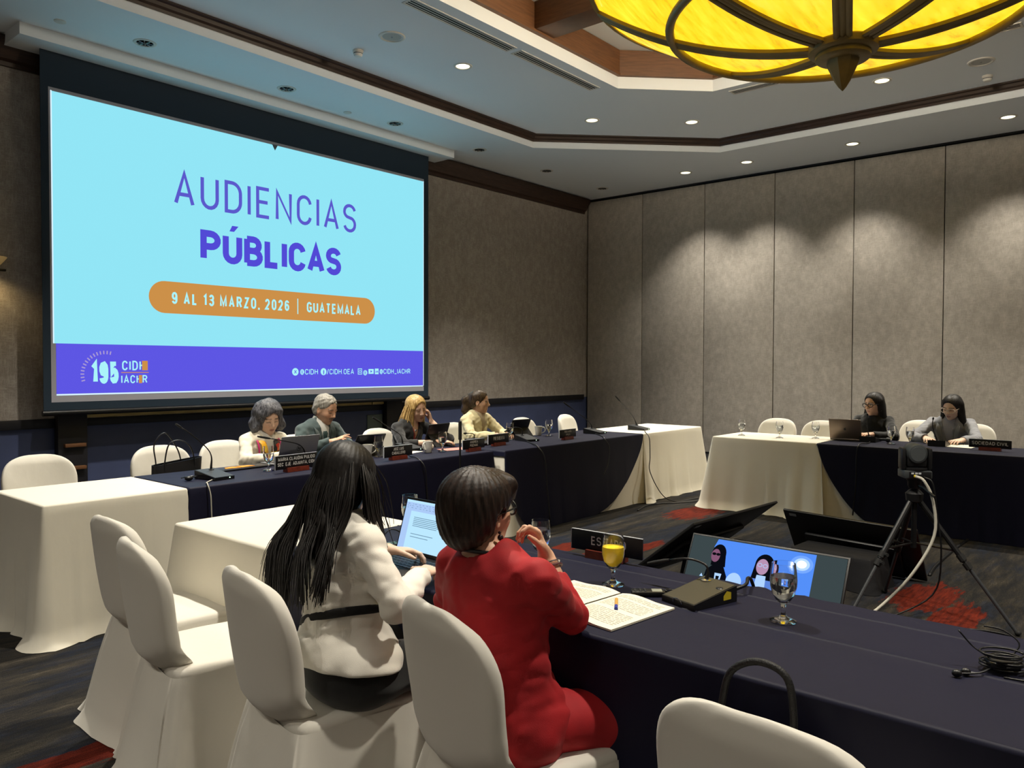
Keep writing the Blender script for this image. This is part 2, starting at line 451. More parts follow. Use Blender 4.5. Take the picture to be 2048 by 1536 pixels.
M['carpet'] = carpet()
M['wallpaper'] = wallpaper('linen_wallpaper', '#8f8780', '#b6afa8', 0.3)
M['panel'] = wallpaper('partition_fabric', '#a39c93', '#c4bdb4', 0.36)

fl = MB(); fl.box(RX0 - .1, WX + .2, RY0 - .1, WY + .2, -0.1, 0); struct('floor', fl, M['carpet'])

wf = MB()
wf.box(RX0, WX + .1, WY, WY + .12, 0.9, CZ + .7, mat=0)
wf.box(RX0, WX + .1, WY, WY + .12, 0, 0.9, mat=1)
struct('wall_front', wf, [M['wallpaper'], M['navy_wall']])
w = MB(); w.box(RX0 - .12, RX0, RY0, WY, 0, CZ + .7); struct('wall_left', w, M['wallpaper'])
w = MB(); w.box(RX0, WX + .1, RY0 - .12, RY0, 0, CZ + .7); struct('wall_back', w, M['wallpaper'])
w = MB(); w.box(WX + .05, WX + .17, RY0, WY + .1, 0, CZ + .7)
wr = struct('wall_right', w, M['black_trim'])
# folding partition: 1.22 m wide fabric panels hanging from a track
ys = [8.62] + [7.433 - 1.2165 * k for k in range(11)]
for k in range(len(ys) - 1):
    p = MB(); p.box(WX, WX + .05, ys[k + 1] + .006, ys[k] - .006, 0.035, CZ - .045, bev=.006)
    struct('panel', p, M['panel'], wr)
p = MB()
p.box(WX - .004, WX + .05, RY0, WY - .01, CZ - .028, CZ)
p.box(WX + .012, WX + .05, RY0, WY, 0, 0.03)
struct('track', p, M['black_trim'], wr)

def octo(x0, x1, y0, y1, c):
    return [(x0 + c, y0), (x1 - c, y0), (x1, y0 + c), (x1, y1 - c), (x1 - c, y1), (x0 + c, y1), (x0, y1 - c), (x0, y0 + c)]
def inset(o, d):
    x0, x1, y0, y1, c = o
    return octo(x0 + d, x1 - d, y0 + d, y1 - d, c - 0.586 * d)
TRAY = (0.5, 10.80, -3.0, 7.15, 1.94)
COF = (3.87, 8.84, -1.04, 5.18, 0.82)
def band(mb, o, prof, mat=None):
    rows = [[(x, y, z) for x, y in inset(o, d)] for d, z in prof]
    for a, b_ in zip(rows[:-1], rows[1:]):
        n = len(a)
        for i in range(n):
            j = (i + 1) % n
            mb.add([a[i], a[j], b_[j], b_[i]], [[0, 1, 2, 3]], mat)
c = MB()
O = [(x, y, CZ) for x, y in octo(*TRAY)]
R_ = [(RX0 - .1, RY0 - .1, CZ), (WX + .15, RY0 - .1, CZ), (WX + .15, WY + .1, CZ), (RX0 - .1, WY + .1, CZ)]
c.add(R_ + O, [[0, 1, 5, 4], [1, 6, 5], [1, 2, 7, 6], [2, 8, 7], [2, 3, 9, 8], [3, 10, 9], [3, 0, 11, 10], [0, 4, 11]])
band(c, TRAY, [(0, CZ), (0, TZ)])
To = [(x, y, TZ) for x, y in octo(*TRAY)]; Ti = [(x, y, TZ) for x, y in octo(*COF)]
for i in range(8):
    j = (i + 1) % 8
    c.add([To[i], To[j], Ti[j], Ti[i]], [[0, 1, 2, 3]])
band(c, COF, [(0, TZ), (0, 4.94)])
c.add([(x, y, OZ) for x, y in octo(*COF)], [list(range(8))])
# screen housing soffit
c.box(2.61, 8.235, 8.12, WY, 4.51, CZ)
struct('ceiling', c, M['paint'], smooth=None)
t = MB(); band(t, TRAY, [(-.01, 4.712), (0.012, 4.705), (0.02, 4.73), (0.045, 4.745), (0.055, 4.775), (0.085, 4.785), (0.085, TZ + .005)])
struct('trim_1', t, M['wood'])
t = MB(); band(t, COF, [(-.01, 4.938), (0.05, 4.938), (0.05, 4.965), (0.035, 4.97), (0.035, OZ - .005)])
for x0, x1 in ((6.39, 6.70),): t.box(x0, x1, -1.0, 5.15, 4.96, OZ, bev=.004)
for y0, y1 in ((1.9, 2.2),): t.box(3.9, 8.8, y0, y1, 4.97, OZ, bev=.004)
struct('trim_2', t, M['wood_mid'])
def sweep_x(mb, prof, x0, x1):      # prof: (distance out from screen wall, z)
    P = [[(x, WY - d, z) for d, z in prof] for x in (x0, x1)]
    mb.grid(P); n = len(prof)
    mb.add([(x0, WY - d, z) for d, z in prof], [list(range(n))]); mb.add([(x1, WY - d, z) for d, z in prof], [list(range(n))[::-1]])
t = MB(); sweep_x(t, [(0, 4.35), (.03, 4.35), (.035, 4.39), (.07, 4.41), (.10, 4.48), (.15, 4.54), (.16, 4.60), (0, 4.60)], RX0, WX - .09)
struct('trim_3', t, M['wood'])
t = MB()
for x0, x1 in ((RX0, 3.05), (7.62, WX - .09)): t.box(x0, x1, WY - .035, WY, .855, .95, bev=.005)
t.box(3.34, 7.33, WY - .03, WY, .86, .935, bev=.004)
struct('trim_4', t, M['black_trim'])
t = MB()
for x0, x1 in ((3.05, 3.33), (7.33, 7.62)):
    t.box(x0, x1, WY - .10, WY, 0, 1.06, bev=.006)
struct('trim_5', t, mat('dark_pilaster', '#1b1a20', 0.5))
t = MB()
for z in (.43, .66): t.box(3.10, 3.30, WY - .15, WY - .09, z, z + .035, bev=.003)
struct('trim_6', t, M['wood_mid'])
t = MB(); t.box(3.34, 7.10, WY - .05, WY, .945, 1.0, bev=.004); t.box(7.12, 7.32, WY - .05, WY, .945, 1.0, bev=.004)
struct('trim_7', t, M['brass'])
t = MB(); t.box(7.05, 7.32, WY - .015, WY, .34, .80, bev=.004)
struct('trim_8', t, mat('access_panel', '#5c6a6e', 0.5))
t = MB(); t.box(RX0, WX, WY - .02, WY, 0, .10, bev=.004); struct('baseboard_front', t, M['black_trim'])
t = MB(); t.box(RX0, RX0 + .02, RY0, WY, 0, .10, bev=.004); struct('baseboard_left', t, M['black_trim'])

# ------------------------------------------------------------------ projection screen
SY = 8.36
SX0, SX1, SZ0, SZ1 = 2.925, 7.855, 1.125, 4.17
ps = thing('projection_screen', 'large pull-down projection screen with black border showing a turquoise and violet slide', 'screen', (5.39, SY, 4.51))
def L_(m):                     # world coordinates into the thing's frame
    m.T = Matrix.Translation((-5.39, -SY, -4.51)); return m
f = L_(MB())
f.box(2.855, SX0, SY - .004, SY + .004, 1.04, 4.53); f.box(SX1, 7.945, SY - .004, SY + .004, 1.04, 4.53)
f.box(SX0, SX1, SY - .004, SY + .004, SZ1, 4.53); f.box(SX0, SX1, SY - .004, SY + .004, 1.04, SZ0)
f.build('border', mat('screen_black_border', '#1f3040', 0.8), ps)
f = L_(MB()); f.tube([(2.845, SY, 1.02), (7.955, SY, 1.02)], .028, 12); f.build('weight_bar', M['black'], ps)
f = L_(MB()); f.box(SX0, SX1, SY - .003, SY + .003, SZ0, SZ1); f.build('fabric', mat('screen_white', '#a9a9b4', 0.8), ps)
E_cy = emis('slide_turquoise', '#90e2f2', SLIDE); E_vi = emis('slide_violet', '#5c55e0', SLIDE)
E_or = emis('slide_orange', '#c98e48', SLIDE); E_tx = emis('slide_text_violet', '#5a58c8', SLIDE); E_wh = emis('slide_white', '#a8f0f6', SLIDE)
E_ed = emis('slide_edge_white', '#d8f2ff', SLIDE)
yS = SY - .005
def slide(name, mats, fn, label=None):
    m = MB(); m.T = Matrix.Translation((-5.39, -SY, -4.51)) @ Matrix(((1, 0, 0, 0), (0, 0, 1, yS), (0, 1, 0, 0), (0, 0, 0, 1)))
    fn(m); return m.build(name, mats, ps, smooth=None, label=label, clean=False)
def quad(m, x0, x1, z0, z1, d=0, mat=None):
    m.add([(x0, z0, -d), (x1, z0, -d), (x1, z1, -d), (x0, z1, -d)], [[0, 1, 2, 3]], mat)
def fn(m):
    quad(m, SX0 + .03, SX1 - .012, 1.70, SZ1 - .035, 0, 0)
    quad(m, SX0 + .045, SX1 - .02, 1.205, 1.70, 0, 1)
    quad(m, SX0 + .045, SX1 - .02, 1.19, 1.205, 0, 2); quad(m, SX0 + .018, SX0 + .03, 1.70, SZ1 - .03, 0, 2); quad(m, SX1 - .012, SX1 - .003, 1.2, SZ1 - .03, 0, 2)
slide('slide_background', [E_cy, E_vi, E_ed], fn)
slide('slide_title', [E_tx], lambda m: text_into(m, 'AUDIENCIAS', 4.16, 6.63, 3.235, 3.605, -.002, .112, None, .19), 'thin violet capitals AUDIENCIAS')
slide('slide_subtitle', [emis('slide_text_deep', '#5149d2', SLIDE)], lambda m: text_into(m, 'PÚBLICAS', 4.457, 6.385, 2.652, 3.005, -.002, .215, None, .065), 'bold violet capitals PÚBLICAS')
def fn(m):
    pts = []
    r = .172
    for k in range(17): a = PI / 2 + PI * k / 16; pts.append((3.877 + r + r * math.cos(a), 2.222 + r * math.sin(a), -.002))
    for k in range(17): a = -PI / 2 + PI * k / 16; pts.append((6.946 - r + r * math.cos(a), 2.222 + r * math.sin(a), -.002))
    m.add(pts, [list(range(len(pts)))], 0)
    text_into(m, '9 AL 13 MARZO, 2026', 4.125, 5.60, 2.155, 2.285, -.004, .17, 1, .2)
    quad(m, 5.716, 5.729, 2.125, 2.315, .004, 1)
    text_into(m, 'GUATEMALA', 5.855, 6.70, 2.155, 2.285, -.004, .17, 1, .16)
slide('slide_date_pill', [E_or, E_wh], fn, 'orange rounded date bar')
def fn(m):
    text_into(m, '195', 3.29, 3.56, 1.30, 1.525, -.002, .2, 0, .06)
    text_into(m, 'CIDH', 3.595, 3.83, 1.435, 1.535, -.002, .15, 0); quad(m, 3.80, 3.86, 1.435, 1.535, .003, 1)
    quad(m, 3.585, 3.87, 1.408, 1.416, .002, 1)
    text_into(m, 'IACHR', 3.585, 3.855, 1.30, 1.385, -.002, .15, 0); quad(m, 3.765, 3.80, 1.30, 1.385, .003, 1)
    for k in range(15):
        a = math.radians(196 - k * 8.5); ca, sa = math.cos(a), math.sin(a)
        cx, cz = 3.43, 1.395
        p = [(cx + (r * ca) - w_ * sa, cz + r * sa + w_ * ca, -.002) for r, w_ in ((.205, -.006), (.24, -.006), (.24, .006), (.205, .006))]
        m.add(p, [[0, 1, 2, 3]], 2)
slide('slide_emblem', [E_wh, E_or, emis('slide_pale', '#a99ad0', SLIDE)], fn, 'anniversary emblem 195 CIDH IACHR')
def fn(m, part):
    def disc(cx, cz, r, d=.002, mt=0):
        m.add([(cx + r * math.cos(2 * PI * k / 20), cz + r * math.sin(2 * PI * k / 20), -d) for k in range(20)], [list(range(20))], mt)
    def rrect(x0, x1, z0, z1, mt=0, d=.002): quad(m, x0, x1, z0, z1, d, mt)
    z0, z1 = 1.375, 1.445
    if part == 0:
        disc(5.685, 1.41, .047); text_into(m, 'X', 5.665, 5.705, 1.387, 1.433, -.004, .18, 1)
        text_into(m, '@CIDH', 5.755, 6.02, z0, z1, -.002, .14, 0)
    if part == 1:
        disc(6.105, 1.41, .045); text_into(m, 'f', 6.092, 6.122, 1.37, 1.435, -.004, .2, 1)
        text_into(m, '/CIDH.OEA', 6.155, 6.59, z0, z1, -.002, .14, 0)
    if part == 2:
        rrect(6.655, 6.725, 1.37, 1.45); quad(m, 6.664, 6.716, 1.379, 1.441, .003, 1); disc(6.69, 1.41, .020, .004); disc(6.69, 1.41, .012, .005, 1)
        text_into(m, '@', 6.745, 6.815, 1.36, 1.43, -.002, .14, 0)
        rrect(6.835, 6.925, 1.377, 1.443); m.add([(6.868, 1.393, -.004), (6.868, 1.427, -.004), (6.9, 1.41, -.004)], [[0, 1, 2]], 1)
        rrect(6.945, 7.01, 1.372, 1.448); text_into(m, 'in', 6.957, 6.998, 1.388, 1.432, -.004, .2, 1)
        text_into(m, '@CIDH_IACHR', 7.03, 7.59, z0, z1, -.002, .14, 0)
for k_ in range(3): slide('slide_handle', [E_wh, E_vi], lambda m, k_=k_: fn(m, k_))
def fn(m): m.add([(5.37, SZ1 - .03, -.003), (5.45, SZ1 - .03, -.003), (5.41, SZ1 - .10, -.003)], [[0, 1, 2]], 0)
slide('edge_notch', [mat('notch', '#5a6b75', .8)], fn)

# ------------------------------------------------------------------ lamps in the ceiling
E_lamp = emis('lamp_lens', '#fff3c8', 3.0)
M['can_dark'] = mat('dim_reflector', '#8d8d8a', 0.25, 0.8)
def downlight(x, y, z, lit, label, group, spot=0, size=80, aim=None, r=.075):
    t = thing('recessed_downlight', label, 'ceiling light', (x, y, z), 0, group)
    m = MB(); m.lathe([(r, .002), (r, -.002), (r + .006, -.008), (r + .025, -.007), (r + .032, 0), (r + .03, .01)], 28); m.build('trim_ring', M['paint_white'], t)
    if lit:
        m = MB(); m.lathe([(0.001, -.0035), (r * .5, -.003), (r, -.0015)], 24); m.build('lens', E_lamp, t)
    else:
        m = MB(); m.lathe([(r, -.001), (.001, -.001)], 24, mat=0)
        for k in range(4):
            a = k * PI / 4 + .3
            m.tube([(r * .95 * math.cos(a), r * .95 * math.sin(a), -.006), (-r * .95 * math.cos(a), -r * .95 * math.sin(a), -.006)], .006, 6, mat=1)
        m.lathe([(r * .3, -.002), (r * .3, -.012), (.001, -.012)], 14, mat=1)
        m.build('reflector', [M['black_matte'], M['can_dark']], t)
    if spot:
        ld = bpy.data.lights.new('downlight_lamp', 'SPOT'); ld.energy = spot; ld.color = WARM
        ld.spot_size = math.radians(size); ld.spot_blend = 0.75; ld.shadow_soft_size = 0.06
        lo = bpy.data.objects.new('lamp', ld); COL.objects.link(lo); lo.parent = t; lo.location = (0, 0, -.03)
    return t
gB = 'added fill downlights, unseen, along the walls behind the camera'; gT = 'lit downlights in the tray ceiling'; gW = 'lit downlights along the partition'; gU = 'unlit downlights over the screen wall'
for x, y, lab in [(3.83, 6.11, 'lit downlight in tray ceiling, cut by the top edge of the photo'), (6.33, 6.11, 'lit downlight in tray ceiling between round speaker and long slot vent'), (8.83, 6.11, 'lit downlight in tray ceiling nearest the angled corner of the wood trim'),
                  (9.76, 5.12, 'lit downlight in tray ceiling just right of the angled trim centre'), (9.76, 2.70, 'lit downlight in tray ceiling right of the chandelier finial')]:
    downlight(x, y, TZ, True, lab, gT, SPOT_TRAY, 95)
for x, y in [(9.76, .28), (2.94, 5.12), (2.94, 2.70), (2.94, .28), (3.83, -1.97), (6.33, -1.97), (8.83, -1.97)]:
    downlight(x, y, TZ, True, 'lit downlight in the tray ceiling outside the view', gT, SPOT_TRAY, 95)
for y, lab in [(6.17, 'lit downlight above the partition, nearest the dark corner'), (5.135, 'lit downlight above the partition, second from the corner'), (3.58, 'lit downlight above the partition, third from the corner'), (1.712, 'lit downlight above the partition at the right edge of the photo')]:
    downlight(11.57, y, CZ, True, lab, gW, SPOT_WALL, 92)
for x, y in ((-1.8, -2.6), (-1.8, -.6), (-1.8, 1.4), (-1.8, 3.4), (-1.8, 5.4), (.5, -4.2), (3.0, -4.2), (5.5, -4.2)):  # unseen lamps added as fill: they bounce off the walls onto the chair backs
    downlight(x, y, CZ, True, 'added fill downlight, unseen, above the wall behind the camera', gB, SPOT_WALL * 1.45, 100)
for y in (-.15, -2.0): downlight(11.57, y, CZ, True, 'lit downlight above the partition outside the view', gW, SPOT_WALL, 92)
for x, y, lab in [(3.57, 7.73, 'unlit downlight by the soffit above the left end of the screen'), (5.19, 7.775, 'unlit downlight above the middle of the screen'), (6.83, 7.807, 'unlit downlight above the right part of the screen'), (8.44, 7.81, 'unlit downlight just past the right end of the screen soffit'), (10.04, 7.82, 'unlit downlight midway between soffit and room corner'), (11.66, 7.84, 'unlit downlight closest to the room corner')]:
    downlight(x, y, CZ, False, lab, gU)
for x, y, lab in [(2.85, 7.84, 'small white sprinkler cover plate left of the screen soffit lights'), (6.156, 7.92, 'small white sprinkler cover plate above the screen middle')]:
    m = MB(); m.lathe([(.05, 0), (.05, -.006), (.045, -.009), (.001, -.009)], 24); top('sprinkler_cover', m, M['paint_white'], lab, 'sprinkler', (x, y, CZ))
for x, y, lab in [(5.306, 6.11, 'round white ceiling speaker above the screen, left of a lit downlight'), (9.838, 1.716, 'round white ceiling speaker at the right edge near a smoke detector')]:
    t = thing('ceiling_speaker', lab, 'speaker', (x, y, TZ))
    m = MB(); m.lathe([(.105, -.004), (.112, -.012), (.128, -.010), (.135, 0)], 36); m.build('rim', M['paint_white'], t)
    m = MB(); m.lathe([(.001, -.008), (.06, -.007), (.107, -.003)], 36); m.build('grille', mat('speaker_grille', '#b3b3ae', 0.6, bump=(500, .4, (1, 1, 1), .002)), t)
    m = MB(); m.lathe([(.001, -.012), (.01, -.012), (.01, -.006)], 12); m.build('badge', M['silver'], t)
for x, y, lab in [(5.312, 6.655, 'white smoke detector on the tray ceiling beside the wood trim above the screen'), (10.364, 1.741, 'white smoke detector on the tray ceiling at the right edge')]:
    t = thing('smoke_detector', lab, 'smoke detector', (x, y, TZ))
    m = MB(); m.lathe([(.055, 0), (.055, -.018), (.05, -.022), (.001, -.022)], 28); m.build('base', M['paint_white'], t)
    m = MB(); m.lathe([(.046, -.022), (.048, -.045), (.036, -.062), (.001, -.068)], 28); m.build('cap', M['paint_white'], t)
    m = MB(); m.lathe([(.047, -.030), (.0485, -.031), (.0485, -.037), (.047, -.038)], 28); m.build('vent_ring', M['dark_grey'], t)
for (x0, y0, x1, y1, lab) in [(3.40, 5.40, 4.86, 5.40, None), (4.87, 5.40, 6.33, 5.40, 'long slot vent in tray ceiling, left one of the pair beside the coffer'), (6.40, 5.40, 7.86, 5.40, 'long slot vent in tray ceiling, ending near the coffer corner'), (9.03, 4.20, 9.03, 2.76, 'long slot vent in tray ceiling partly behind the chandelier tip'), (9.03, 2.68, 9.03, 1.24, 'long slot vent in tray ceiling at upper right edge behind the chandelier')]:
    if lab is None: continue
    t = thing('slot_vent', lab, 'air vent', ((x0 + x1) / 2, (y0 + y1) / 2, TZ), 0 if y0 == y1 else PI / 2, 'slot vents around the coffer')
    m = MB(); h = .73
    m.box(-h, h, -.075, -.055, -.006, .002); m.box(-h, h, .055, .075, -.006, .002); m.box(-h, -h + .02, -.06, .06, -.006, .002); m.box(h - .02, h, -.06, .06, -.006, .002)
    m.build('frame', M['paint_white'], t)
    m = MB(); m.box(-h + .02, h - .02, -.055, .055, -.002, .003); m.build('slot', M['black_matte'], t)
    for q in (-.034, 0, .034):
        m = MB(); m.box(-h + .02, h - .02, q - .006, q + .006, -.003, .001); m.build('blade', M['paint_white'], t)

# ------------------------------------------------------------------ chandelier
CH = (6.40, 2.06)
ch = thing('chandelier', 'huge bowl chandelier of glowing amber glass with bronze ribs and pointed finial', 'chandelier', (CH[0], CH[1], 3.65))
def bz(r):   # bowl underside height above finial tip
    return 0.35 + 0.60 * (r / 1.98) ** 2.2
def amber():
    m = bpy.data.materials.new('amber_glass'); m.use_nodes = True
    N, L = nodes(m); b = N['Principled BSDF']
    tc = N.new('ShaderNodeTexCoord'); mp = N.new('ShaderNodeMapping'); mp.inputs['Scale'].default_value = (1, 5, 1); mp.inputs['Rotation'].default_value = (0, 0, .5)
    n = N.new('ShaderNodeTexNoise'); n.inputs['Scale'].default_value = 2.2; n.inputs['Detail'].default_value = 7; n.inputs['Roughness'].default_value = .65
    L.new(tc.outputs['Object'], mp.inputs['Vector']); L.new(mp.outputs[0], n.inputs['Vector'])
    r = N.new('ShaderNodeValToRGB'); e = r.color_ramp.elements; e.new(.5)
    for i, (p, c_) in enumerate([(.25, '#c98d12'), (.45, '#ecc01a'), (.75, '#ffe138')]): e[i].position = p; e[i].color = lin(c_)
    L.new(n.outputs[0], r.inputs[0]); L.new(r.outputs[0], b.inputs['Base Color']); L.new(r.outputs[0], b.inputs['Emission Color'])
    b.inputs['Emission Strength'].default_value = BOWL; b.inputs['Roughness'].default_value = .25
    return m
M['bronze'] = mat('antique_bronze', '#8f7a48', 0.45, 0.15, noise=(6, .25, (1, 1, 1)))
m = MB(); m.lathe([(r, bz(r)) for r in np.linspace(.05, 1.97, 26)], 72); m.build('glass_bowl', amber(), ch, smooth=180)
for k in range(8):
    a = 2 * PI * k / 8 + .30
    m = MB()
    for s in (-1, 1):
        path = []
        for r in np.linspace(.20, 1.97, 22):
            off = s * .045
            path.append((r * math.cos(a) - off * math.sin(a), r * math.sin(a) + off * math.cos(a), bz(r) - .02))
        m.tube(path, .026, 6)
    path = [(r * math.cos(a), r * math.sin(a), bz(r) - .012) for r in np.linspace(.20, 1.97, 22)]
    m.tube(path, .028, 6)
    m.build('rib', M['bronze'], ch, smooth=60)
m = MB(); m.tube([(1.33 * math.cos(2 * PI * k / 72), 1.33 * math.sin(2 * PI * k / 72), bz(1.33) - .035) for k in range(73)], .036, 8); m.build('ring_band', M['bronze'], ch, smooth=60)
m = MB(); m.lathe([(1.96, bz(1.96) - .012), (2.005, bz(1.98) - .01), (2.015, bz(1.98) + .015), (2.0, bz(1.98) + .04), (1.96, bz(1.98) + .045), (1.96, bz(1.96) - .012)], 72); m.build('rim', mat('gilt_rim', '#a3823c', .4, .2), ch)
m = MB(); m.lathe([(.001, .37), (.25, .37), (.265, .345), (.255, .30), (.235, .285), (.205, .283), (.205, .25), (.185, .235), (.13, .23), (.001, .23)], 40); m.build('hub', M['bronze'], ch)
m = MB(); m.lathe([(.125, .235), (.12, .205), (.065, .085), (.03, .03), (.004, 0)], 8); m.build('finial', M['bronze'], ch, smooth=20)
for k in range(3):
    a = 2 * PI * k / 3 + .4
    m = MB(); m.tube([(1.9 * math.cos(a), 1.9 * math.sin(a), .92), (.35 * math.cos(a), .35 * math.sin(a), 1.52), (.1 * math.cos(a), .1 * math.sin(a), OZ - 3.66)], .02, 6); m.build('hanger', M['bronze'], ch)
ld = bpy.data.lights.new('chandelier_lamp', 'POINT'); ld.energy = 380; ld.color = (1, .86, .66); ld.shadow_soft_size = .3
lo = bpy.data.objects.new('lamp', ld); COL.objects.link(lo); lo.parent = ch; lo.location = (0, 0, 1.1)

# ------------------------------------------------------------------ wall sconce at the left edge
sc = thing('wall_sconce', 'pale glass wall sconce casting a warm glow at the left edge', 'lamp', (2.45, WY, 2.36))
m = MB()
prof = [(.05, .03), (.11, .05), (.17, .12), (.20, .16)]
rows = []
for r, z in prof: rows.append([(r * math.cos(a), -r * .62 * math.sin(a), z) for a in np.linspace(0, PI, 21)])
m.grid(rows); rows2 = [[(x * .96, y * .96 + .0, z + .004) for x, y, z in rw] for rw in rows]; m.grid(rows2, flip=True)
m.build('shade', mat('sconce_glass', '#b8aa92', 0.4, emit=('#ffcf7a', .10)), sc)
m = MB(); m.box(-.06, .06, -.02, 0, .02, .10, bev=.005); m.tube([(0, -.01, .05), (0, -.08, .03), (.06, -.09, .03), (.17, -.05, .035)], .012, 8); m.build('bracket', M['black'], sc)
ld = bpy.data.lights.new('sconce_lamp', 'SPOT'); ld.energy = 7; ld.color = (1, .72, .32); ld.shadow_soft_size = .05; ld.spot_size = math.radians(150); ld.spot_blend = .8
lo = bpy.data.objects.new('lamp', ld); COL.objects.link(lo); lo.parent = sc; lo.location = (0, -.16, .02)
# ------------------------------------------------------------------ draped tables
def sm(x): x = max(0, min(1, x)); return x * x * (3 - 2 * x)

def cloth_mesh(x0, x1, y0, y1, z, drop, flare=.06, amp=.022, seed=0, corner=.06, pool=.0, rad=.012, wl=.30, creases=(), ripple=0.0):
    """rectangular top with a skirt all round. drop(side, u) -> hanging length; sides 0:-y 1:+x 2:+y 3:-x, u in 0..1"""
    rnd = random.Random(seed)
    mb = MB()
    W, D = x1 - x0, y1 - y0
    nx = max(8, int(W / .06)); ny = max(6, int(D / .06))
    xs = sorted([x0 + rad + (W - 2 * rad) * i / nx for i in range(nx + 1)] + [c_ + d_ for c_ in creases for d_ in (-.008, -.003, 0, .003, .008)])
    P = [[(x, y0 + rad + (D - 2 * rad) * j / ny, z + sum(.0035 * max(0, 1 - abs(x - c_) / .004) + .0008 * math.sin(9 * j + 30 * c_) * max(0, 1 - abs(x - c_) / .05) for c_ in creases)) for j in range(ny + 1)] for x in xs]
    mb.grid(P)
    # perimeter points with outward normals
    per = []
    def side(ax, ay, bx, by, nx_, ny_, k):
        L = math.hypot(bx - ax, by - ay); n = max(10, int(L / .022))
        for i in range(n): per.append((ax + (bx - ax) * i / n, ay + (by - ay) * i / n, nx_, ny_, k, i / n, L))
    def turn(cx, cy, a0, k):
        for i in range(6):
            a = a0 + (PI / 2) * i / 6
            per.append((cx + rad * 0, cy + rad * 0, math.cos(a), math.sin(a), k if i < 3 else (k + 1) % 4, 1.0 if i < 3 else 0.0, None))
    a, b, c, d = x0 + rad, x1 - rad, y0 + rad, y1 - rad
    side(a, c, b, c, 0, -1, 0); turn(b, c, -PI / 2, 0)
    side(b, c, b, d, 1, 0, 1); turn(b, d, 0, 1)
    side(b, d, a, d, 0, 1, 2); turn(a, d, PI / 2, 2)
    side(a, d, a, c, -1, 0, 3); turn(a, c, PI, 3)
    ph = [rnd.uniform(0, 6.28) for _ in range(12)]
    LENS = [W, D, W, D]
    rows = 16
    grid = []
    S = 0.0; prev = None
    for (px, py, nx_, ny_, k, u, L) in per:
        if prev is not None: S += math.hypot(px - prev[0], py - prev[1])
        prev = (px, py)
        Ls = LENS[k]; du = min(u, 1 - u) * Ls
        cb = math.exp(-(du / .10) ** 2)
        dr = max(.004, drop(k, u))
        col = [(px - nx_ * .012, py - ny_ * .012, z - .0008), (px, py, z - .0002), (px + nx_ * rad * .7, py + ny_ * rad * .7, z - rad * .3), (px + nx_ * rad, py + ny_ * rad, z - rad)]
        wv = math.sin(2 * PI * S / wl + ph[0] + 1.4 * math.sin(S * 3.1 + ph[1]) + .8 * math.sin(S * 7.3 + ph[5])); wave = (1 - 2 * (1 - abs(wv)) ** 1.0 if wv > 0 else -abs(wv) ** .7 * .8) * .5 + math.sin(2 * PI * S / (wl * 2.3) + ph[2]) * .5 + .22 * math.sin(2 * PI * S / (wl * .43) + ph[3])
        if ripple:
            rp = ripple * (math.sin(S * 61 + 2 * math.sin(S * 17)) * .5 + .5) * max(0, math.sin(S * 4.1 + ph[6])) ** 2
            col = col[:1] + [(q[0] + nx_ * rp * .6, q[1] + ny_ * rp * .6, q[2] + rp * .25) for q in col[1:]]
        for j in range(1, rows + 1):
            t = j / rows
            zz = z - rad - (dr - rad) * t if dr > rad else z - dr * t
            fr = (z - zz) / z
            out = rad + flare * fr + amp * wave * fr ** 1.4 * (1 - .6 * cb) + cb * corner * fr ** 1.2
            if pool and fr > .93: out += pool * (fr - .93) / .07 * (0.6 + .4 * wave)
            col.append((px + nx_ * out, py + ny_ * out, max(zz, .003)))
        grid.append(col)
    mb.grid(grid, closeu=True)
    return mb

TH = .75
def table(name, label, x0, x1, y0, y1, m, drop, group=None, rotz=0, under=None, **kw):
    cx, cy = (x0 + x1) / 2, (y0 + y1) / 2
    t = thing(name, label, 'table', (cx, cy, 0), rotz, group)
    hx, hy = (x1 - x0) / 2, (y1 - y0) / 2
    mb = cloth_mesh(-hx, hx, -hy, hy, TH, drop, **kw)
    mb.build('tablecloth', m, t, smooth=60)
    if under:
        kw2 = dict(kw); kw2.update(flare=kw.get('flare', .06) - .03, amp=.006, seed=77)
        u = cloth_mesh(-hx + .008, hx - .008, -hy + .01, hy - .01, TH - .006, lambda k, q: .02 if k in under else FULL - .006, **kw2)
        u.build('undercloth', M['white_cloth'], t, smooth=60, label='white undercloth')
    return t
FULL = TH - .003
gH = 'tables set in a row under the screen'; gN = 'tables set in a row at the near side'; gS = 'tables set in a row along the partition'
def d_open(*joined):
    def f(k, u):
        return .02 if k in joined else FULL
    return f
def cut(side, xs, lo, joined, at_end=True, power=2.0):
    """front skirt whose hem climbs along a curve to the table top at one end of `side`"""
    def f(k, u):
        if k in joined: return .02
        if k == side:
            v = u if at_end else 1 - u          # 1 at the climbing end
            if v > xs:
                q = (v - xs) / (1 - xs)
                return max(.02, lo * (1 - q ** power) ** .8)
        return FULL
    return f
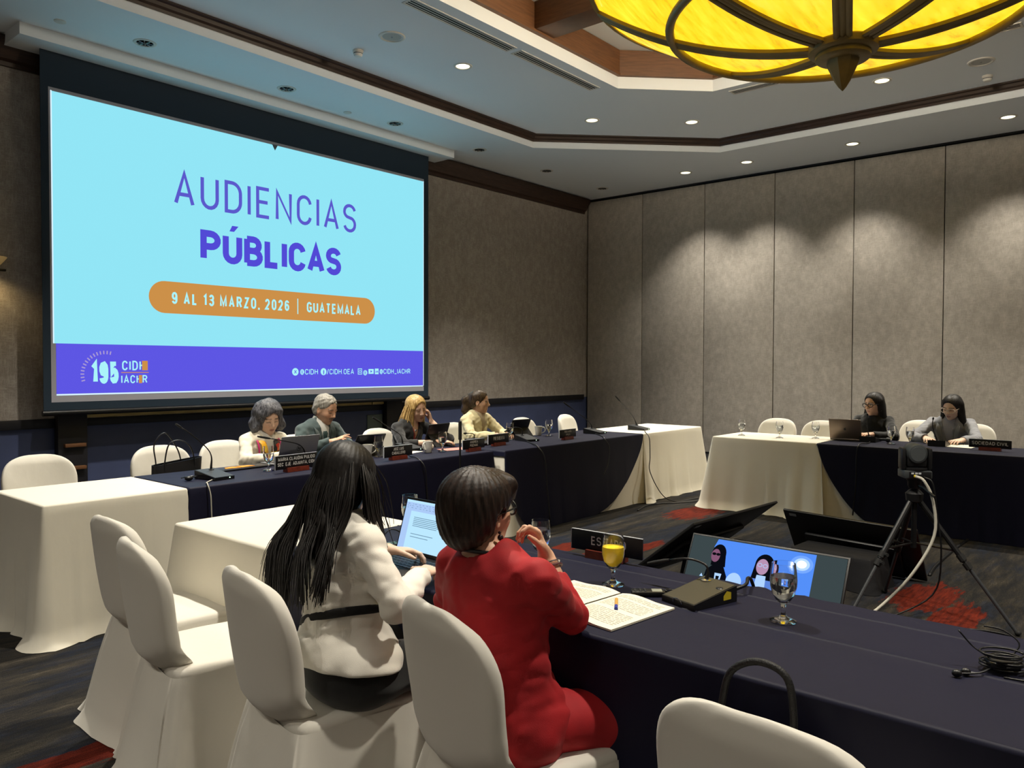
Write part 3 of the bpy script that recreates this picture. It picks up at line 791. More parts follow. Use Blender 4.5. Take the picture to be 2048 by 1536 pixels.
# head row (local side 0 faces the room)
table('banquet_table', 'white-draped table at the far left end of the row under the screen', 1.55, 2.352, 4.575, 5.33, M['white_cloth'], d_open(1), gH, seed=3, pool=.06, flare=.05, amp=.034, corner=.02, wl=.5)
table('banquet_table', 'long navy-draped table in the left half of the row under the screen', 2.356, 5.13, 4.57, 5.33, M['navy_cloth'], d_open(1, 3), gH, seed=5, flare=.03, amp=.008)
def hem2(k, u):
    if k in (1, 3): return .05 if k == 3 else .02
    if k == 0:
        x = 5.20 + u * 2.33
        if x > 6.55: q = (x - 6.55) / (7.53 - 6.55); return max(.02, FULL * (1 - q ** 1.55) ** .72 if q < 1 else .02)
        if x < 5.62: q = (5.62 - x) / .42; return FULL * (1 - .45 * q ** 2.2)
    return FULL
table('banquet_table', 'long navy-draped table right of the gap, its hem sweeping up to white cloth', 5.20, 7.53, 4.50, 5.29, M['navy_cloth'], hem2, gH, seed=8, flare=.055, amp=.012, wl=.8, under=(1,))
table('banquet_table', 'white-draped table at the right end of the row near the room corner', 7.534, 8.92, 4.51, 5.28, M['white_cloth'], d_open(3), gH, seed=12, pool=.04, flare=.07, amp=.018, wl=.7)
# near row
table('banquet_table', 'white-draped table at the left end of the near row, beside two empty chairs', 1.79, 2.55, 2.79, 3.62, M['white_cloth'], d_open(0), gN, seed=21, flare=.07, amp=.018)
table('banquet_table', 'long navy-draped table across the foreground under juice glass and nameplate', 1.80, 2.565, -1.6, 2.786, M['navy_cloth'], d_open(2), gN, seed=25, flare=.02, amp=.012, wl=.5, creases=(.0, .26), ripple=.016)
# partition row (side 3 faces the room)
table('banquet_table', 'white-draped table at the left end of the row along the partition', 7.76, 8.52, 2.66, 3.80, M['white_cloth'], d_open(0), gS, seed=31, pool=.06, flare=.09, amp=.034, wl=.55)
def hem3(k, u):
    if k == 2: return .02
    if k == 3:
        y = 2.70 - u * 3.9
        if y > 2.10: q = (y - 2.10) / .60; return max(.02, FULL * (1 - q ** 1.55) ** .72 if q < 1 else .02)
    return FULL
table('banquet_table', 'long navy-draped table along the partition where two women sit', 7.748, 8.53, -1.2, 2.70, M['navy_cloth'], hem3, gS, seed=33, flare=.055, amp=.012, under=(2,))

# ------------------------------------------------------------------ covered banquet chairs (local +x is the front)
def chair_meshes(seed, parent):
    rnd = random.Random(seed)
    ph = [rnd.uniform(0, 6.28) for _ in range(10)]
    # backrest: rounded upholstered slab in a tight cover
    mb = MB()
    z0, z1, Wd = .40, .885, .228
    zs = [z0 + (z1 - z0) * (0.5 - 0.5 * math.cos(PI * i / 34)) for i in range(35)]
    rows = []
    for z in zs:
        w = Wd; zt, zb = .68, .57
        w *= .93 + .07 * sm((z - .45) / .3)
        if z > zt: w *= max(0, 1 - ((z - zt) / (z1 - zt)) ** 2.8) ** (1 / 2.8)
        if z < zb: w *= max(0, 1 - ((zb - z) / (zb - z0)) ** 2.3) ** (1 / 2.3)
        e = min((z1 - z), (z - z0)) / .05
        th = .040 * (min(1, max(0, e)) ** .5 if e < 1 else 1) * (1 - .25 * sm((z - .6) / .35))
        xc = -.230 - (z - .45) * .16 + .05 * sm((.50 - z) / .1)
        row = []
        n = 36
        for k in range(n):
            a = 2 * PI * k / n
            ca, sa = math.cos(a), math.sin(a)
            y = w * math.copysign(abs(ca) ** .62, ca)
            x = th * math.copysign(abs(sa) ** .45, sa)
            wr = .0022 * math.sin(26 * z + 9 * y + ph[0]) * abs(ca) ** 3 + .0018 * math.sin(50 * y + ph[1] + 8 * z) * sm((z - .75) / .12)
            row.append((xc + x + .05 * (y / Wd) ** 2 + wr + .11 * abs(y / Wd) ** 3 * sm((.54 - z) / .11), y, z))
        rows.append(row)
    rows = [list(r) for r in zip(*rows)]
    mb.grid(rows, closeu=True)
    mb.build('backrest', M['chair_cloth'], parent, smooth=70)
    # seat: soft slab
    mb = MB()
    rows = []
    def sq(a, rx, ry, p=.42):
        c_, s_ = math.cos(a), math.sin(a)
        return rx * math.copysign(abs(c_) ** p, c_), ry * math.copysign(abs(s_) ** p, s_)
    prof = [(.001, .462), (.5, .4615), (.86, .459), (.95, .455), (.985, .446), (1.0, .432), (1.0, .41), (.6, .40)]
    for q, z in prof:
        row = []
        for k in range(48):
            x, y = sq(2 * PI * k / 48, .222 * q, .222 * q, .26)
            row.append((x + .018, y, z + .003 * math.sin(14 * x + ph[2]) * math.sin(11 * y + ph[3])))
        rows.append(row)
    mb.grid([list(r) for r in zip(*rows)], closeu=True, flip=True)
    mb.build('seat', M['chair_cloth'], parent, smooth=70)
    # skirt to the floor
    mb = MB()
    cols = []
    e1, e2 = rnd.uniform(-.25, -.05), rnd.uniform(.45, .7)
    n = 200
    for k in range(n):
        a = 2 * PI * k / n
        x, y = sq(a, .225, .224, .30); x += .016
        r = math.hypot(x, y); nx_, ny_ = x / r, y / r
        cr = abs(math.sin(2 * a)) ** 4          # corners
        w1 = math.sin(6 * a + ph[4]); w2 = math.sin(11 * a + ph[5])
        wave = math.copysign(abs(w1) ** .7, w1) * .45 + w2 * .35 + .3 * math.sin(3 * a + ph[6]) + .15 * math.sin(23 * a + ph[7])
        back = sm((-nx_ - .4) / .4)
        step = (sm((a - PI - e1) / .05) - sm((a - PI - e2) / .05)) * back     # overlapping rear panel
        col = []
        for j in range(19):
            t = j / 18
            z = .436 - .01 * back - (.433 - .01 * back) * t
            out = .002 + .045 * t + (.024 * wave * t ** 1.2) + cr * .045 * t + .055 * back * t ** .8 + .012 * step * min(1, 4 * t)
            out += .006 * math.sin(9 * z + 5 * a + ph[8]) * t
            if t > .9: out += .03 * (t - .9) / .1 * (.5 + wave * .5)
            col.append((x + nx_ * out, y + ny_ * out, z))
        cols.append(col)
    mb.grid(cols, closeu=True, flip=False)
    mb.build('skirt', M['chair_cloth'], parent, smooth=80)

def chair(x, y, rz, label, group, seed=None):
    t = thing('covered_chair', label, 'chair', (x, y, 0), rz, group)
    chair_meshes(seed if seed is not None else int(x * 37 + y * 91), t)
    return t
gC1 = 'white covered chairs along the near tables'; gC2 = 'white covered chairs behind the table under the screen'; gC3 = 'white covered chairs behind the partition table'
D = math.radians
NEAR = [(1.643, 3.293, D(-2), 'empty white covered chair, farthest of the near row, beside the white table'),
        (1.513, 2.753, D(-11), 'empty white covered chair next to the woman in a cream jacket'),
        (1.55, 2.084, D(-11), 'white covered chair under the woman in a cream jacket'),
        (1.69, 1.40, D(-16), 'white covered chair under the woman in a red dress'),
        (1.62, .56, D(-3), 'white covered chair in the right foreground, bag handle showing behind its back')]
for x, y, rz, lab in NEAR: chair(x, y, rz, lab, gC1)
HEAD = [(1.95, 5.62, D(-95), 'white covered chair behind the left white table end'), (2.79, 5.62, D(-93), 'white covered chair holding a black tote bag'),
        (3.33, 5.64, D(-92), 'white covered chair under the woman with grey curly hair'), (4.05, 5.66, D(-86), 'white covered chair under the man in a suit'),
        (4.98, 5.66, D(-84), 'white covered chair under the blonde woman in black'), (6.05, 5.66, D(-80), 'white covered chair under the woman with a ponytail'),
        (7.14, 5.64, D(-88), 'white covered chair behind the black tablet and mug'), (8.0, 5.62, D(-80), 'empty white covered chair farthest right under the screen wall')]
for x, y, rz, lab in HEAD: chair(x, y, rz, lab, gC2)
PART = [(8.80, 3.60, D(180), 'empty white covered chair at the left end of the partition row'), (8.78, 3.09, D(178), 'empty white covered chair behind the open laptop by the partition'),
        (9.32, 2.74, D(188), 'white covered chair under the woman in black with glasses'), (9.62, 2.27, D(177), 'empty white covered chair between the two women at the partition table'),
        (9.38, 1.70, D(180), 'white covered chair under the woman in a grey blazer')]
for x, y, rz, lab in PART: chair(x, y, rz, lab, gC3)
# ------------------------------------------------------------------ sculpting grid for bodies, hair and clothes
class SDF:
    def __init__(s, lo, hi, h):
        s.lo = np.array(lo, np.float32); s.h = h
        s.n = [int(math.ceil((b - a) / h)) + 1 for a, b in zip(lo, hi)]
        s.f = np.full(s.n, 1.0, np.float32)
    def sub(s, lo, hi):
        i0 = [max(0, int((a - o) / s.h)) for a, o in zip(lo, s.lo)]
        i1 = [min(n, int((b - o) / s.h) + 2) for b, o, n in zip(hi, s.lo, s.n)]
        if any(b <= a for a, b in zip(i0, i1)): return None, None
        ax = [s.lo[k] + np.arange(i0[k], i1[k], dtype=np.float32) * s.h for k in range(3)]
        return tuple(slice(a, b) for a, b in zip(i0, i1)), np.meshgrid(*ax, indexing='ij', sparse=True)
    def comb(s, sl, d, k, op):
        f = s.f[sl]
        if op == 'u':
            h = np.maximum(k - np.abs(f - d), 0) / k; s.f[sl] = np.minimum(f, d) - h * h * k * .25
        else:
            d = -d; h = np.maximum(k - np.abs(f - d), 0) / k; s.f[sl] = np.maximum(f, d) + h * h * k * .25
    def cap(s, a, b, ra, rb=None, k=.02, op='u', sq=None):
        rb = ra if rb is None else rb
        a = np.array(a, np.float32); b = np.array(b, np.float32); R = max(ra, rb) + k + 2 * s.h
        if sq is not None: R *= max(1, 1 / min(sq[1], 1))
        sl, P = s.sub(np.minimum(a, b) - R, np.maximum(a, b) + R)
        if sl is None: return
        ab = b - a; L = max(float(ab @ ab), 1e-9)
        q = [P[i] - a[i] for i in range(3)]
        t = np.clip((q[0] * ab[0] + q[1] * ab[1] + q[2] * ab[2]) / L, 0, 1)
        v = [q[i] - t * ab[i] for i in range(3)]
        d2 = v[0] ** 2 + v[1] ** 2 + v[2] ** 2
        if sq is not None:      # squash: (axis, factor<1) flattens the section along axis
            ax = np.array(sq[0], np.float32); ax = ax / np.linalg.norm(ax)
            w = v[0] * ax[0] + v[1] * ax[1] + v[2] * ax[2]
            d2 = d2 + w * w * (1 / sq[1] ** 2 - 1)
            d = np.sqrt(d2) - (ra + t * (rb - ra)); d = d * (.5 + .5 * sq[1])
        else: d = np.sqrt(d2) - (ra + t * (rb - ra))
        s.comb(sl, d, k, op)
    def ell(s, c, r, k=.02, op='u', R=None):
        c = np.array(c, np.float32); r = np.array(r, np.float32); m = float(r.max()) + k + 2 * s.h
        sl, P = s.sub(c - m, c + m)
        if sl is None: return
        q = [P[i] - c[i] for i in range(3)]
        if R is not None:       # columns of R are the ellipsoid axes
            q = [q[0] * R[0][i] + q[1] * R[1][i] + q[2] * R[2][i] for i in range(3)]
        k0 = np.sqrt((q[0] / r[0]) ** 2 + (q[1] / r[1]) ** 2 + (q[2] / r[2]) ** 2)
        k1 = np.sqrt((q[0] / r[0] ** 2) ** 2 + (q[1] / r[1] ** 2) ** 2 + (q[2] / r[2] ** 2) ** 2)
        s.comb(sl, k0 * (k0 - 1) / np.maximum(k1, 1e-6), k, op)
    def half(s, p, n, k=.01):
        """remove everything on the +n side of plane p,n"""
        sl, P = s.sub(s.lo, s.lo + np.array(s.n) * s.h)
        d = -((P[0] - p[0]) * n[0] + (P[1] - p[1]) * n[1] + (P[2] - p[2]) * n[2])
        s.comb(sl, d, k, 's')
    def warp(s, fn):
        sl, P = s.sub(s.lo, s.lo + np.array(s.n) * s.h)
        s.f += fn(*P).astype(np.float32)
    def wrinkle(s, amp, freq, seed, squash=(1, 1, 1)):
        r = np.random.RandomState(seed); W = []
        for _ in range(6):
            d = r.normal(size=3) * np.array(squash); d = d / np.linalg.norm(d) * freq * r.uniform(.6, 1.5); W.append((d, r.uniform(0, 6.28)))
        band = np.argwhere(np.abs(s.f) < amp * 8 + 2 * s.h)
        p = s.lo + band * s.h
        v = sum(np.sin(p @ d + o + 1.3 * np.sin(p @ d[[1, 2, 0]] * .7)) for d, o in W) / 3
        s.f[tuple(band.T)] += (amp * v).astype(np.float32)
    def folds(s, c, r, d, amp, freq, ph=0.0, bend=0.0):
        c = np.array(c, np.float32); sl, P = s.sub(c - 2 * r, c + 2 * r)
        if sl is None: return
        d = nrm(d); x, y, z = [P[i] - c[i] for i in range(3)]
        g = np.exp(-(x * x + y * y + z * z) / (r * r)); a = x * d[0] + y * d[1] + z * d[2]
        o = nrm(np.cross(d, (.3, .5, .8))); b = x * o[0] + y * o[1] + z * o[2]
        w = np.sin(freq * a + ph + 2.2 * np.sin(b * 21 + ph) + bend * b * b)
        s.f[sl] += (amp * g * (1 - 2 * np.abs(w) ** .6)).astype(np.float32)
    def mesh(s):
        f = s.f; sg = f < 0
        c = np.zeros([n - 1 for n in s.n], np.uint8)
        for i in (0, 1):
            for j in (0, 1):
                for k in (0, 1):
                    c += sg[i:s.n[0] - 1 + i, j:s.n[1] - 1 + j, k:s.n[2] - 1 + k]
        act = np.argwhere((c > 0) & (c < 8))
        idx = np.full(c.shape, -1, np.int32); idx[tuple(act.T)] = np.arange(len(act))
        cor = {}
        for i in (0, 1):
            for j in (0, 1):
                for k in (0, 1): cor[i, j, k] = f[act[:, 0] + i, act[:, 1] + j, act[:, 2] + k]
        pos = np.zeros((len(act), 3), np.float32); cnt = np.zeros(len(act), np.float32)
        for ax in range(3):
            for u in (0, 1):
                for v in (0, 1):
                    A = [u, v]; A.insert(ax, 0); B = [u, v]; B.insert(ax, 1)
                    a = cor[tuple(A)]; b = cor[tuple(B)]; m = (a < 0) != (b < 0)
                    t = np.where(m, a / np.where(m, a - b, 1), 0)
                    for q in range(3): pos[:, q] += np.where(m, A[q] + (t if q == ax else 0), 0)
                    cnt += m
        verts = s.lo + (act + pos / cnt[:, None]) * s.h
        quads = []
        for ax in range(3):
            sl0 = [slice(None)] * 3; sl1 = [slice(None)] * 3; sl0[ax] = slice(0, -1); sl1[ax] = slice(1, None)
            e = np.argwhere(sg[tuple(sl0)] != sg[tuple(sl1)])
            o1, o2 = [q for q in range(3) if q != ax]
            ok = (e[:, o1] > 0) & (e[:, o2] > 0) & (e[:, o1] < s.n[o1] - 1) & (e[:, o2] < s.n[o2] - 1) & (e[:, ax] < s.n[ax] - 1)
            e = e[ok]
            def cell(d1, d2):
                q = e.copy(); q[:, o1] -= d1; q[:, o2] -= d2; return idx[q[:, 0], q[:, 1], q[:, 2]]
            Q = np.stack([cell(1, 1), cell(0, 1), cell(0, 0), cell(1, 0)], 1)
            flip = sg[tuple(e.T)] if ax != 1 else ~sg[tuple(e.T)]
            Q[~flip] = Q[~flip][:, ::-1]
            quads.append(Q)
        Q = np.concatenate(quads); Q = Q[(Q >= 0).all(1)]
        return verts, Q
    def build(s, name, m, parent, color=None, label=None, relax=1, hook=None):
        v, q = s.mesh()
        for _ in range(relax):
            acc = np.zeros_like(v); n = np.zeros(len(v), np.float32)
            for i in range(4):
                a, b = q[:, i], q[:, (i + 1) % 4]
                for x in range(3): acc[:, x] += np.bincount(a, v[b, x], len(v)) + np.bincount(b, v[a, x], len(v))
                n += np.bincount(a, minlength=len(v)) + np.bincount(b, minlength=len(v))
            v = v * .5 + .5 * acc / np.maximum(n, 1)[:, None]
        if hook is not None: v = hook(v)
        me = bpy.data.meshes.new(name)
        me.vertices.add(len(v)); me.vertices.foreach_set('co', v.astype(np.float32).ravel())
        me.loops.add(q.size); me.loops.foreach_set('vertex_index', q.astype(np.int32).ravel())
        me.polygons.add(len(q)); me.polygons.foreach_set('loop_start', np.arange(0, q.size, 4, dtype=np.int32))
        me.update(calc_edges=True)
        me.shade_smooth()
        if color is not None:
            at = me.color_attributes.new('Col', 'FLOAT_COLOR', 'POINT')
            cc = np.ones((len(v), 4), np.float32); cc[:, :3] = color(v); at.data.foreach_set('color', cc.ravel())
        me.materials.append(m)
        o = bpy.data.objects.new(name, me); COL.objects.link(o); o.parent = parent
        if label: o['label'] = label
        return o

V = lambda *a: np.array(a, float)
def nrm(v): v = np.array(v, float); return v / np.linalg.norm(v)
def headframe(yaw=0, pitch=0, roll=0):
    """columns forward, left, up; yaw to own left, pitch down positive (degrees)"""
    y, p, r = map(math.radians, (yaw, pitch, roll))
    f = V(math.cos(p) * math.cos(y), math.cos(p) * math.sin(y), -math.sin(p))
    l = V(-math.sin(y), math.cos(y), 0); u = np.cross(f, l)
    l2 = math.cos(r) * l + math.sin(r) * u; u2 = -math.sin(r) * l + math.cos(r) * u
    return np.stack([f, l2, u2], 1)

def head(s, H, R, k=1.0, ears=True):
    P = lambda f, l, u: H + R @ (V(f, l, u) * k)
    def E(f, l, u, a, b, c, kk=.015, op='u'): s.ell(P(f, l, u), V(a, b, c) * k, kk, op, R)
    E(-.012, 0, .035, .096, .076, .083)
    E(.022, 0, -.02, .070, .064, .085, .03)
    E(.038, 0, -.065, .046, .044, .045, .025)
    E(.066, 0, -.098, .018, .020, .015, .02)
    for sd in (-1, 1):
        E(.055, sd * .038, -.025, .024, .022, .024, .02)               # cheek
        E(.092, sd * .032, .004, .018, .017, .011, .012, 's')          # socket
        E(.070, sd * .032, .003, .0155, .0145, .0125, .004)           # eyeball
        E(.076, sd * .032, .020, .010, .022, .006, .01)               # brow ridge
        if ears:
            E(-.008, sd * .072, -.008, .019, .008, .031, .008); E(-.001, sd * .079, -.006, .010, .005, .018, .004, 's'); E(-.004, sd * .071, -.034, .009, .007, .010, .006)
    s.cap(P(.084, 0, .012), P(.104, 0, -.026), .0075 * k, .0105 * k, .012)
    E(.103, 0, -.030, .0115, .0105, .009, .008)
    for sd in (-1, 1): E(.094, sd * .012, -.033, .009, .008, .007, .006)
    E(.081, 0, -.060, .0125, .022, .006, .006); E(.080, 0, -.0715, .0125, .019, .0065, .006)
    E(.094, 0, -.0655, .008, .020, .0018, .003, 's')

def hand(s, w, d, n, side, curl=(20, 30, 30), spread=.1, thumb=(.6, .75, -.15), k=.94, tcurl=15, each=None, fore=None):
    """w wrist, d wrist->knuckles, n back-of-hand normal, side = towards the thumb"""
    d = nrm(d); n = nrm(n - d * np.dot(n, d)); sd = np.cross(d, n)
    if np.dot(sd, side) < 0: sd = -sd
    offs = [.030, .010, -.011, -.030]; lens = [.074, .083, .077, .060]; kn = [.086, .090, .086, .078]
    for i in range(4):
        K = w + (d * kn[i] + sd * offs[i]) * k
        s.cap(w + (d * .01 + sd * offs[i] * .55) * k, K, .0145 * k, .0115 * k, .012, sq=(n, .8))
        dirv = nrm(d + sd * spread * offs[i] / .03)
        cs = each[i] if each else curl
        p = K; ang = 0
        for j, fr in enumerate((.46, .30, .24)):
            ang += math.radians(cs[j])
            v = dirv * math.cos(ang) - n * math.sin(ang)
            q = p + v * lens[i] * fr * k
            s.cap(p, q, (.0092 - .0009 * j) * k, (.0085 - .0011 * j) * k, .003); p = q
    b = w + (d * .022 + sd * .018) * k
    t1 = nrm(d * thumb[0] + sd * thumb[1] + n * thumb[2])
    m = b + t1 * .040 * k
    s.cap(b, m, .0155 * k, .0115 * k, .012)
    t2 = nrm(t1 * math.cos(math.radians(tcurl)) + (d * .8 - n * .5) * math.sin(math.radians(tcurl)))
    e = m + t2 * .032 * k; s.cap(m, e, .0105 * k, .0095 * k, .004)
    t3 = nrm(t2 * math.cos(math.radians(tcurl)) + (d * .8 - n * .6) * math.sin(math.radians(tcurl))); s.cap(e, e + t3 * .024 * k, .0095 * k, .0075 * k, .003)

def skin_color(H, R, base, k=1.0, lips='#b0756a', brow='#2a1d16', iris='#20140e', closed=False, moustache=None, beard=None):
    b = np.array(lin(base)[:3]); lp = np.array(lin(lips)[:3]); br = np.array(lin(brow)[:3]); ir = np.array(lin(iris)[:3]); wh = np.array(lin('#c9c2b8')[:3])
    def fn(v):
        q = ((v - H) @ R) / k
        f, l, u = q[:, 0], np.abs(q[:, 1]), q[:, 2]
        c = np.tile(b, (len(v), 1))
        def put(m, col, a=1.0): c[m] = c[m] * (1 - a) + col * a
        near = (np.linalg.norm(q, axis=1) < .16)
        put(near & (f > .04) & (l > .02) & (l < .055) & (u < -.01) & (u > -.05), np.array([.55, .16, .11]), .10)
        put(near & (f > .068) & (u > -.076) & (u < -.056) & (l < .021 - .4 * np.abs(u + .066)), lp, .7)
        put(near & (f > .045) & (l > .012) & (l < .052) & (np.abs(u - (.026 - .10 * np.maximum(l - .036, 0) + .06 * np.minimum(l - .02, 0))) < .0034), br, .85)
        du = np.abs(u - .003)
        if closed: put(near & (f > .05) & (np.abs(l - .032) < .016) & (np.abs(u + .002 + (l - .032) ** 2 * 8) < .0028), br, .85)
        else:
            put(near & (f > .05) & (np.abs(l - .032) < .0145) & (du < .0062 * np.sqrt(np.maximum(0, 1 - ((l - .032) / .0145) ** 2)) + .0012), wh, .8)
            put(near & (f > .05) & ((l - .032) ** 2 + (u - .003) ** 2 < .0058 ** 2), ir)
            put(near & (f > .05) & (np.abs(l - .032) < .017) & (np.abs(u - .0095 + (l - .032) ** 2 * 14) < .0022), br, .9)
        if moustache is not None: put(near & (f > .07) & (l < .030) & (u > -.056) & (u < -.040 - .25 * l), np.array(lin(moustache)[:3]), .85)
        if beard is not None: put(near & (f > -.01) & (u < -.035 - .1 * np.maximum(f - .03, 0)) & (u > -.125), np.array(lin(beard)[:3]), .28)
        return c
    return fn

SKIN = mat('skin', '#c9977a', 0.5, sss=0.04, attr='Col', noise=(90, .06, (1, 1, 1)))
def hairmat(name, c, c2, rough=.42, st=(1, 1, .12)):
    m = mat(name, c, rough, spec=.4, noise=(160, .5, st, c2), bump=(300, .18, st, .003)); return m
def fabric(name, c, c2=None, rough=.85, sheen=.25, weave=500):
    return mat(name, c, rough, sheen=sheen, noise=(7, .08, (1, 1, 1)) if c2 is None else (7, .1, (1, 1, 1), c2), bump=(weave, .25, (1, 1, 1), .002))

def person(spec):
    """spec in local metres: x forward, y left, z up, origin on the floor under the pelvis"""
    S = dict(spec)
    t = thing('person', S['label'], 'person', S['loc'], S.get('rz', 0))
    H = V(*S['head']); R = headframe(*S['look']); hk = S.get('hk', 1.0)
    J = {k: V(*v) for k, v in S['joints'].items()}
    nb = J['neck']; ch = J['chest']; wa = J['waist']; pe = J['pelvis']
    mid = (J['shL'] + J['shR']) / 2
    for q in 'LR': J['sh' + q] = mid + (J['sh' + q] - mid) * S.get('shw', .90) + V(0, 0, -.010)
    pts = [H] + list(J.values())
    lo = np.min(pts, 0) - .17; hi = np.max(pts, 0) + .17; lo[2] = max(lo[2], -.01)
    s = SDF(lo, hi, S.get('h', .0045))
    th = S.get('thin', 1.0); fat = S.get('fat', 1.0)
    sx = nrm(J['shL'] - J['shR'])
    # torso kept inside the clothes
    up = nrm(ch - wa); fw = np.cross(sx, up)
    Rt = np.stack([fw, sx, up], 1)
    s.ell(ch, V(.085, .130, .15) * th, .03, R=Rt); s.ell(wa, V(.078, .105, .13) * th, .05, R=Rt); s.ell(pe, V(.09, .13, .10) * th, .05)
    s.cap(nb - up * .03, H + R @ (V(-.018, 0, -.055) * hk), .052, .050 * hk, .03)
    for q in 'LR':
        sg = 1 if q == 'L' else -1
        s.cap(nb - up * .05, J['sh' + q], .045, .045, .03)
        s.cap(J['sh' + q], J['el' + q], .043 * th, .035 * th, .02); s.cap(J['el' + q], J['wr' + q], .035 * th, .0245 * th, .015)
        s.cap(pe + V(.02, sg * .08, -.01), J['kn' + q], .066 * th, .048, .03); s.cap(J['kn' + q], J['an' + q], .046, .032, .02)
        s.cap(J['an' + q] + V(0, 0, -.03), J['an' + q] + V(.13, sg * .02, -.05), .034, .026, .02)
    head(s, H, R, hk, S.get('ears', True))
    for q in 'LR':
        hd = S.get('hand' + q)
        if hd: hand(s, J['wr' + q], **hd)
    s.build('body', SKIN, t, skin_color(H, R, **S['skin'], k=hk), relax=1)
    # ---- top garment
    G = S['jacket']; g = G.get('fit', 1.0)
    j = SDF(lo, hi, S.get('hj', S.get('h', .0045) * 1.25))
    j.ell(ch, V(.112, .158, .17) * g, .03, R=Rt)
    j.ell(wa, V(.108, .138, .15) * g * G.get('waist', 1.0), .06, R=Rt)
    if G.get('hem', True): j.ell(pe + V(*G.get('hemc', (0, 0, .05))), V(*G.get('hemr', (.135, .172, .10))) * g, .08)
    sl = G.get('sleeve', 1.0)
    for q in 'LR':
        j.cap(nb - up * .045 + (J['sh' + q] - nb) * .20, J['sh' + q] + V(0, 0, .0), .048 * g, .047 * g, .04)
        j.cap(J['sh' + q], J['el' + q], .052 * sl, .046 * sl, .025)
        e = J['el' + q] + (J['wr' + q] - J['el' + q]) * G.get('cuff' + q, G.get('cuff', .93))
        if G.get('cuff', .93) > 0: j.cap(J['el' + q], e, .045 * sl, .036 * sl, .015)
        if G.get('puff'): j.ell(J['sh' + q] + V(0, 0, .008), (.056, .052, .056), .02)
    if G.get('collar'): j.cap(nb - up * .03, nb + up * G['collar'], .066, .061, .02)
    j.wrinkle(G.get('wr', .004) * 1.1, 40, 5 + len(S['label']), (1, 1, .8)); j.wrinkle(G.get('wr', .004) * .6, 85, 15 + len(S['label']), (.6, .6, 1.6))
    fk = G.get('fold', 1.0)
    for q, o_ in (('L', .7), ('R', 2.1)):
        sh_, el_, wr_ = J['sh' + q], J['el' + q], J['wr' + q]
        j.folds(el_, .085, wr_ - sh_, .0045 * fk, 85, o_); j.folds((sh_ + el_) / 2, .10, (el_ - sh_) + sx * .1, .0025 * fk, 60, o_ + 1)
        j.folds(ch + (sh_ - ch) * .75 - up * .05, .09, up + (sh_ - ch) * 3, .0032 * fk, 75, o_ + 2); j.folds(wa + (sh_ - ch) * .45, .12, up + fw * .3, .0042 * fk, 58, o_ + 3)
    j.folds(wa - fw * .1, .14, up + sx * .25, .0042 * fk, 62, .4); j.folds(pe - fw * .1 + up * .04, .13, up * .5 + sx, .003 * fk, 48, 1.3); j.folds(ch - fw * .1 + up * .03, .11, up * .4 - sx, .002 * fk, 45, 2.2)
    if G.get('vneck'):
        a, w_, dpt = G['vneck']      # opening from neck to depth, half width
        c0 = nb + fw * .06 + up * .02
        j.cap(c0, ch + fw * .12 - up * dpt, w_ + .03, .012, .01, 's')
    else: j.cap(nb + up * .02, H + R @ V(-.02, 0, -.06), .062, .062, .01, 's')
    j.ell(H + R @ V(0, 0, .03), V(.1, .09, .12), .01, 's', R)
    for q in 'LR':
        e = J['el' + q] + (J['wr' + q] - J['el' + q]) * G.get('cuff' + q, G.get('cuff', .93))
        dv = nrm(J['wr' + q] - J['el' + q])
        if G.get('cuff', .93) > 0: j.cap(e + dv * .028, J['wr' + q] + dv * .12, .045, .05, .006, 's')
    if G.get('cutz') is not None: j.half(V(0, 0, G['cutz']), V(-.12, 0, -1), .01)
    j.build(G['name'], G['mat'], t, relax=2, hook=G.get('hook'))
    if S.get('shirt'):
        q = SDF(lo, hi, .006)
        q.ell(ch + fw * .004, V(.103, .142, .16), .03, R=Rt); q.ell(wa, V(.096, .12, .14), .05, R=Rt)
        if S['shirt'].get('collar', True): q.cap(nb - up * .035, nb + up * S['shirt'].get('ch', .02), .062, .058, .02)
        if S['shirt'].get('low'): q.cap(nb + fw * .07, nb + fw * .09 - up * .13, .06, .03, .01, 's')
        q.cap(nb + up * .03, H + R @ V(-.02, 0, -.05), .054, .052, .006, 's')
        q.ell(H, V(.09, .075, .12), .006, 's', R)
        q.build(S['shirt']['name'], S['shirt']['mat'], t, relax=1)
    # ---- lower garment
    if S.get('legs'):
        q = SDF(lo, hi, .008); LG = S['legs']
        q.ell(pe + V(0, 0, -.005), V(.135, .17, .105) * LG.get('fit', 1), .06)
        for z in 'LR':
            sg = 1 if z == 'L' else -1
            q.cap(pe + V(.02, sg * .085, -.005), J['kn' + z], .086, .068, .05)
            if LG.get('skirt'): continue
            q.cap(J['kn' + z], J['an' + z], .066, .052, .03)
        if LG.get('skirt'): q.cap(J['knL'] * .5 + J['knR'] * .5 + V(-.02, -.05, 0), J['knL'] * .5 + J['knR'] * .5 + V(-.02, .05, 0), .09, .09, .08); q.cap(J['knL'], J['knL'] + V(.01, 0, -.08), .07, .07, .05); q.cap(J['knR'], J['knR'] + V(.01, 0, -.05), .068, .07, .05)
        q.wrinkle(.004, 26, 9); q.build(LG['name'], LG['mat'], t, relax=2)
    q = MB()
    for z in 'LR':
        sg = 1 if z == 'L' else -1
        a = J['an' + z]; q = MB(); q.ball(a + V(.06, sg * .01, -.05), (.125, .046, .042), 14, 8); q.build('shoe', M['strap'], t)
    # ---- hair
    if S.get('hair'): S['hair'](t, S, H, R, hk, J)
    if S.get('extra'): S['extra'](t, S, H, R, hk, J, fw, up, sx)
    return t

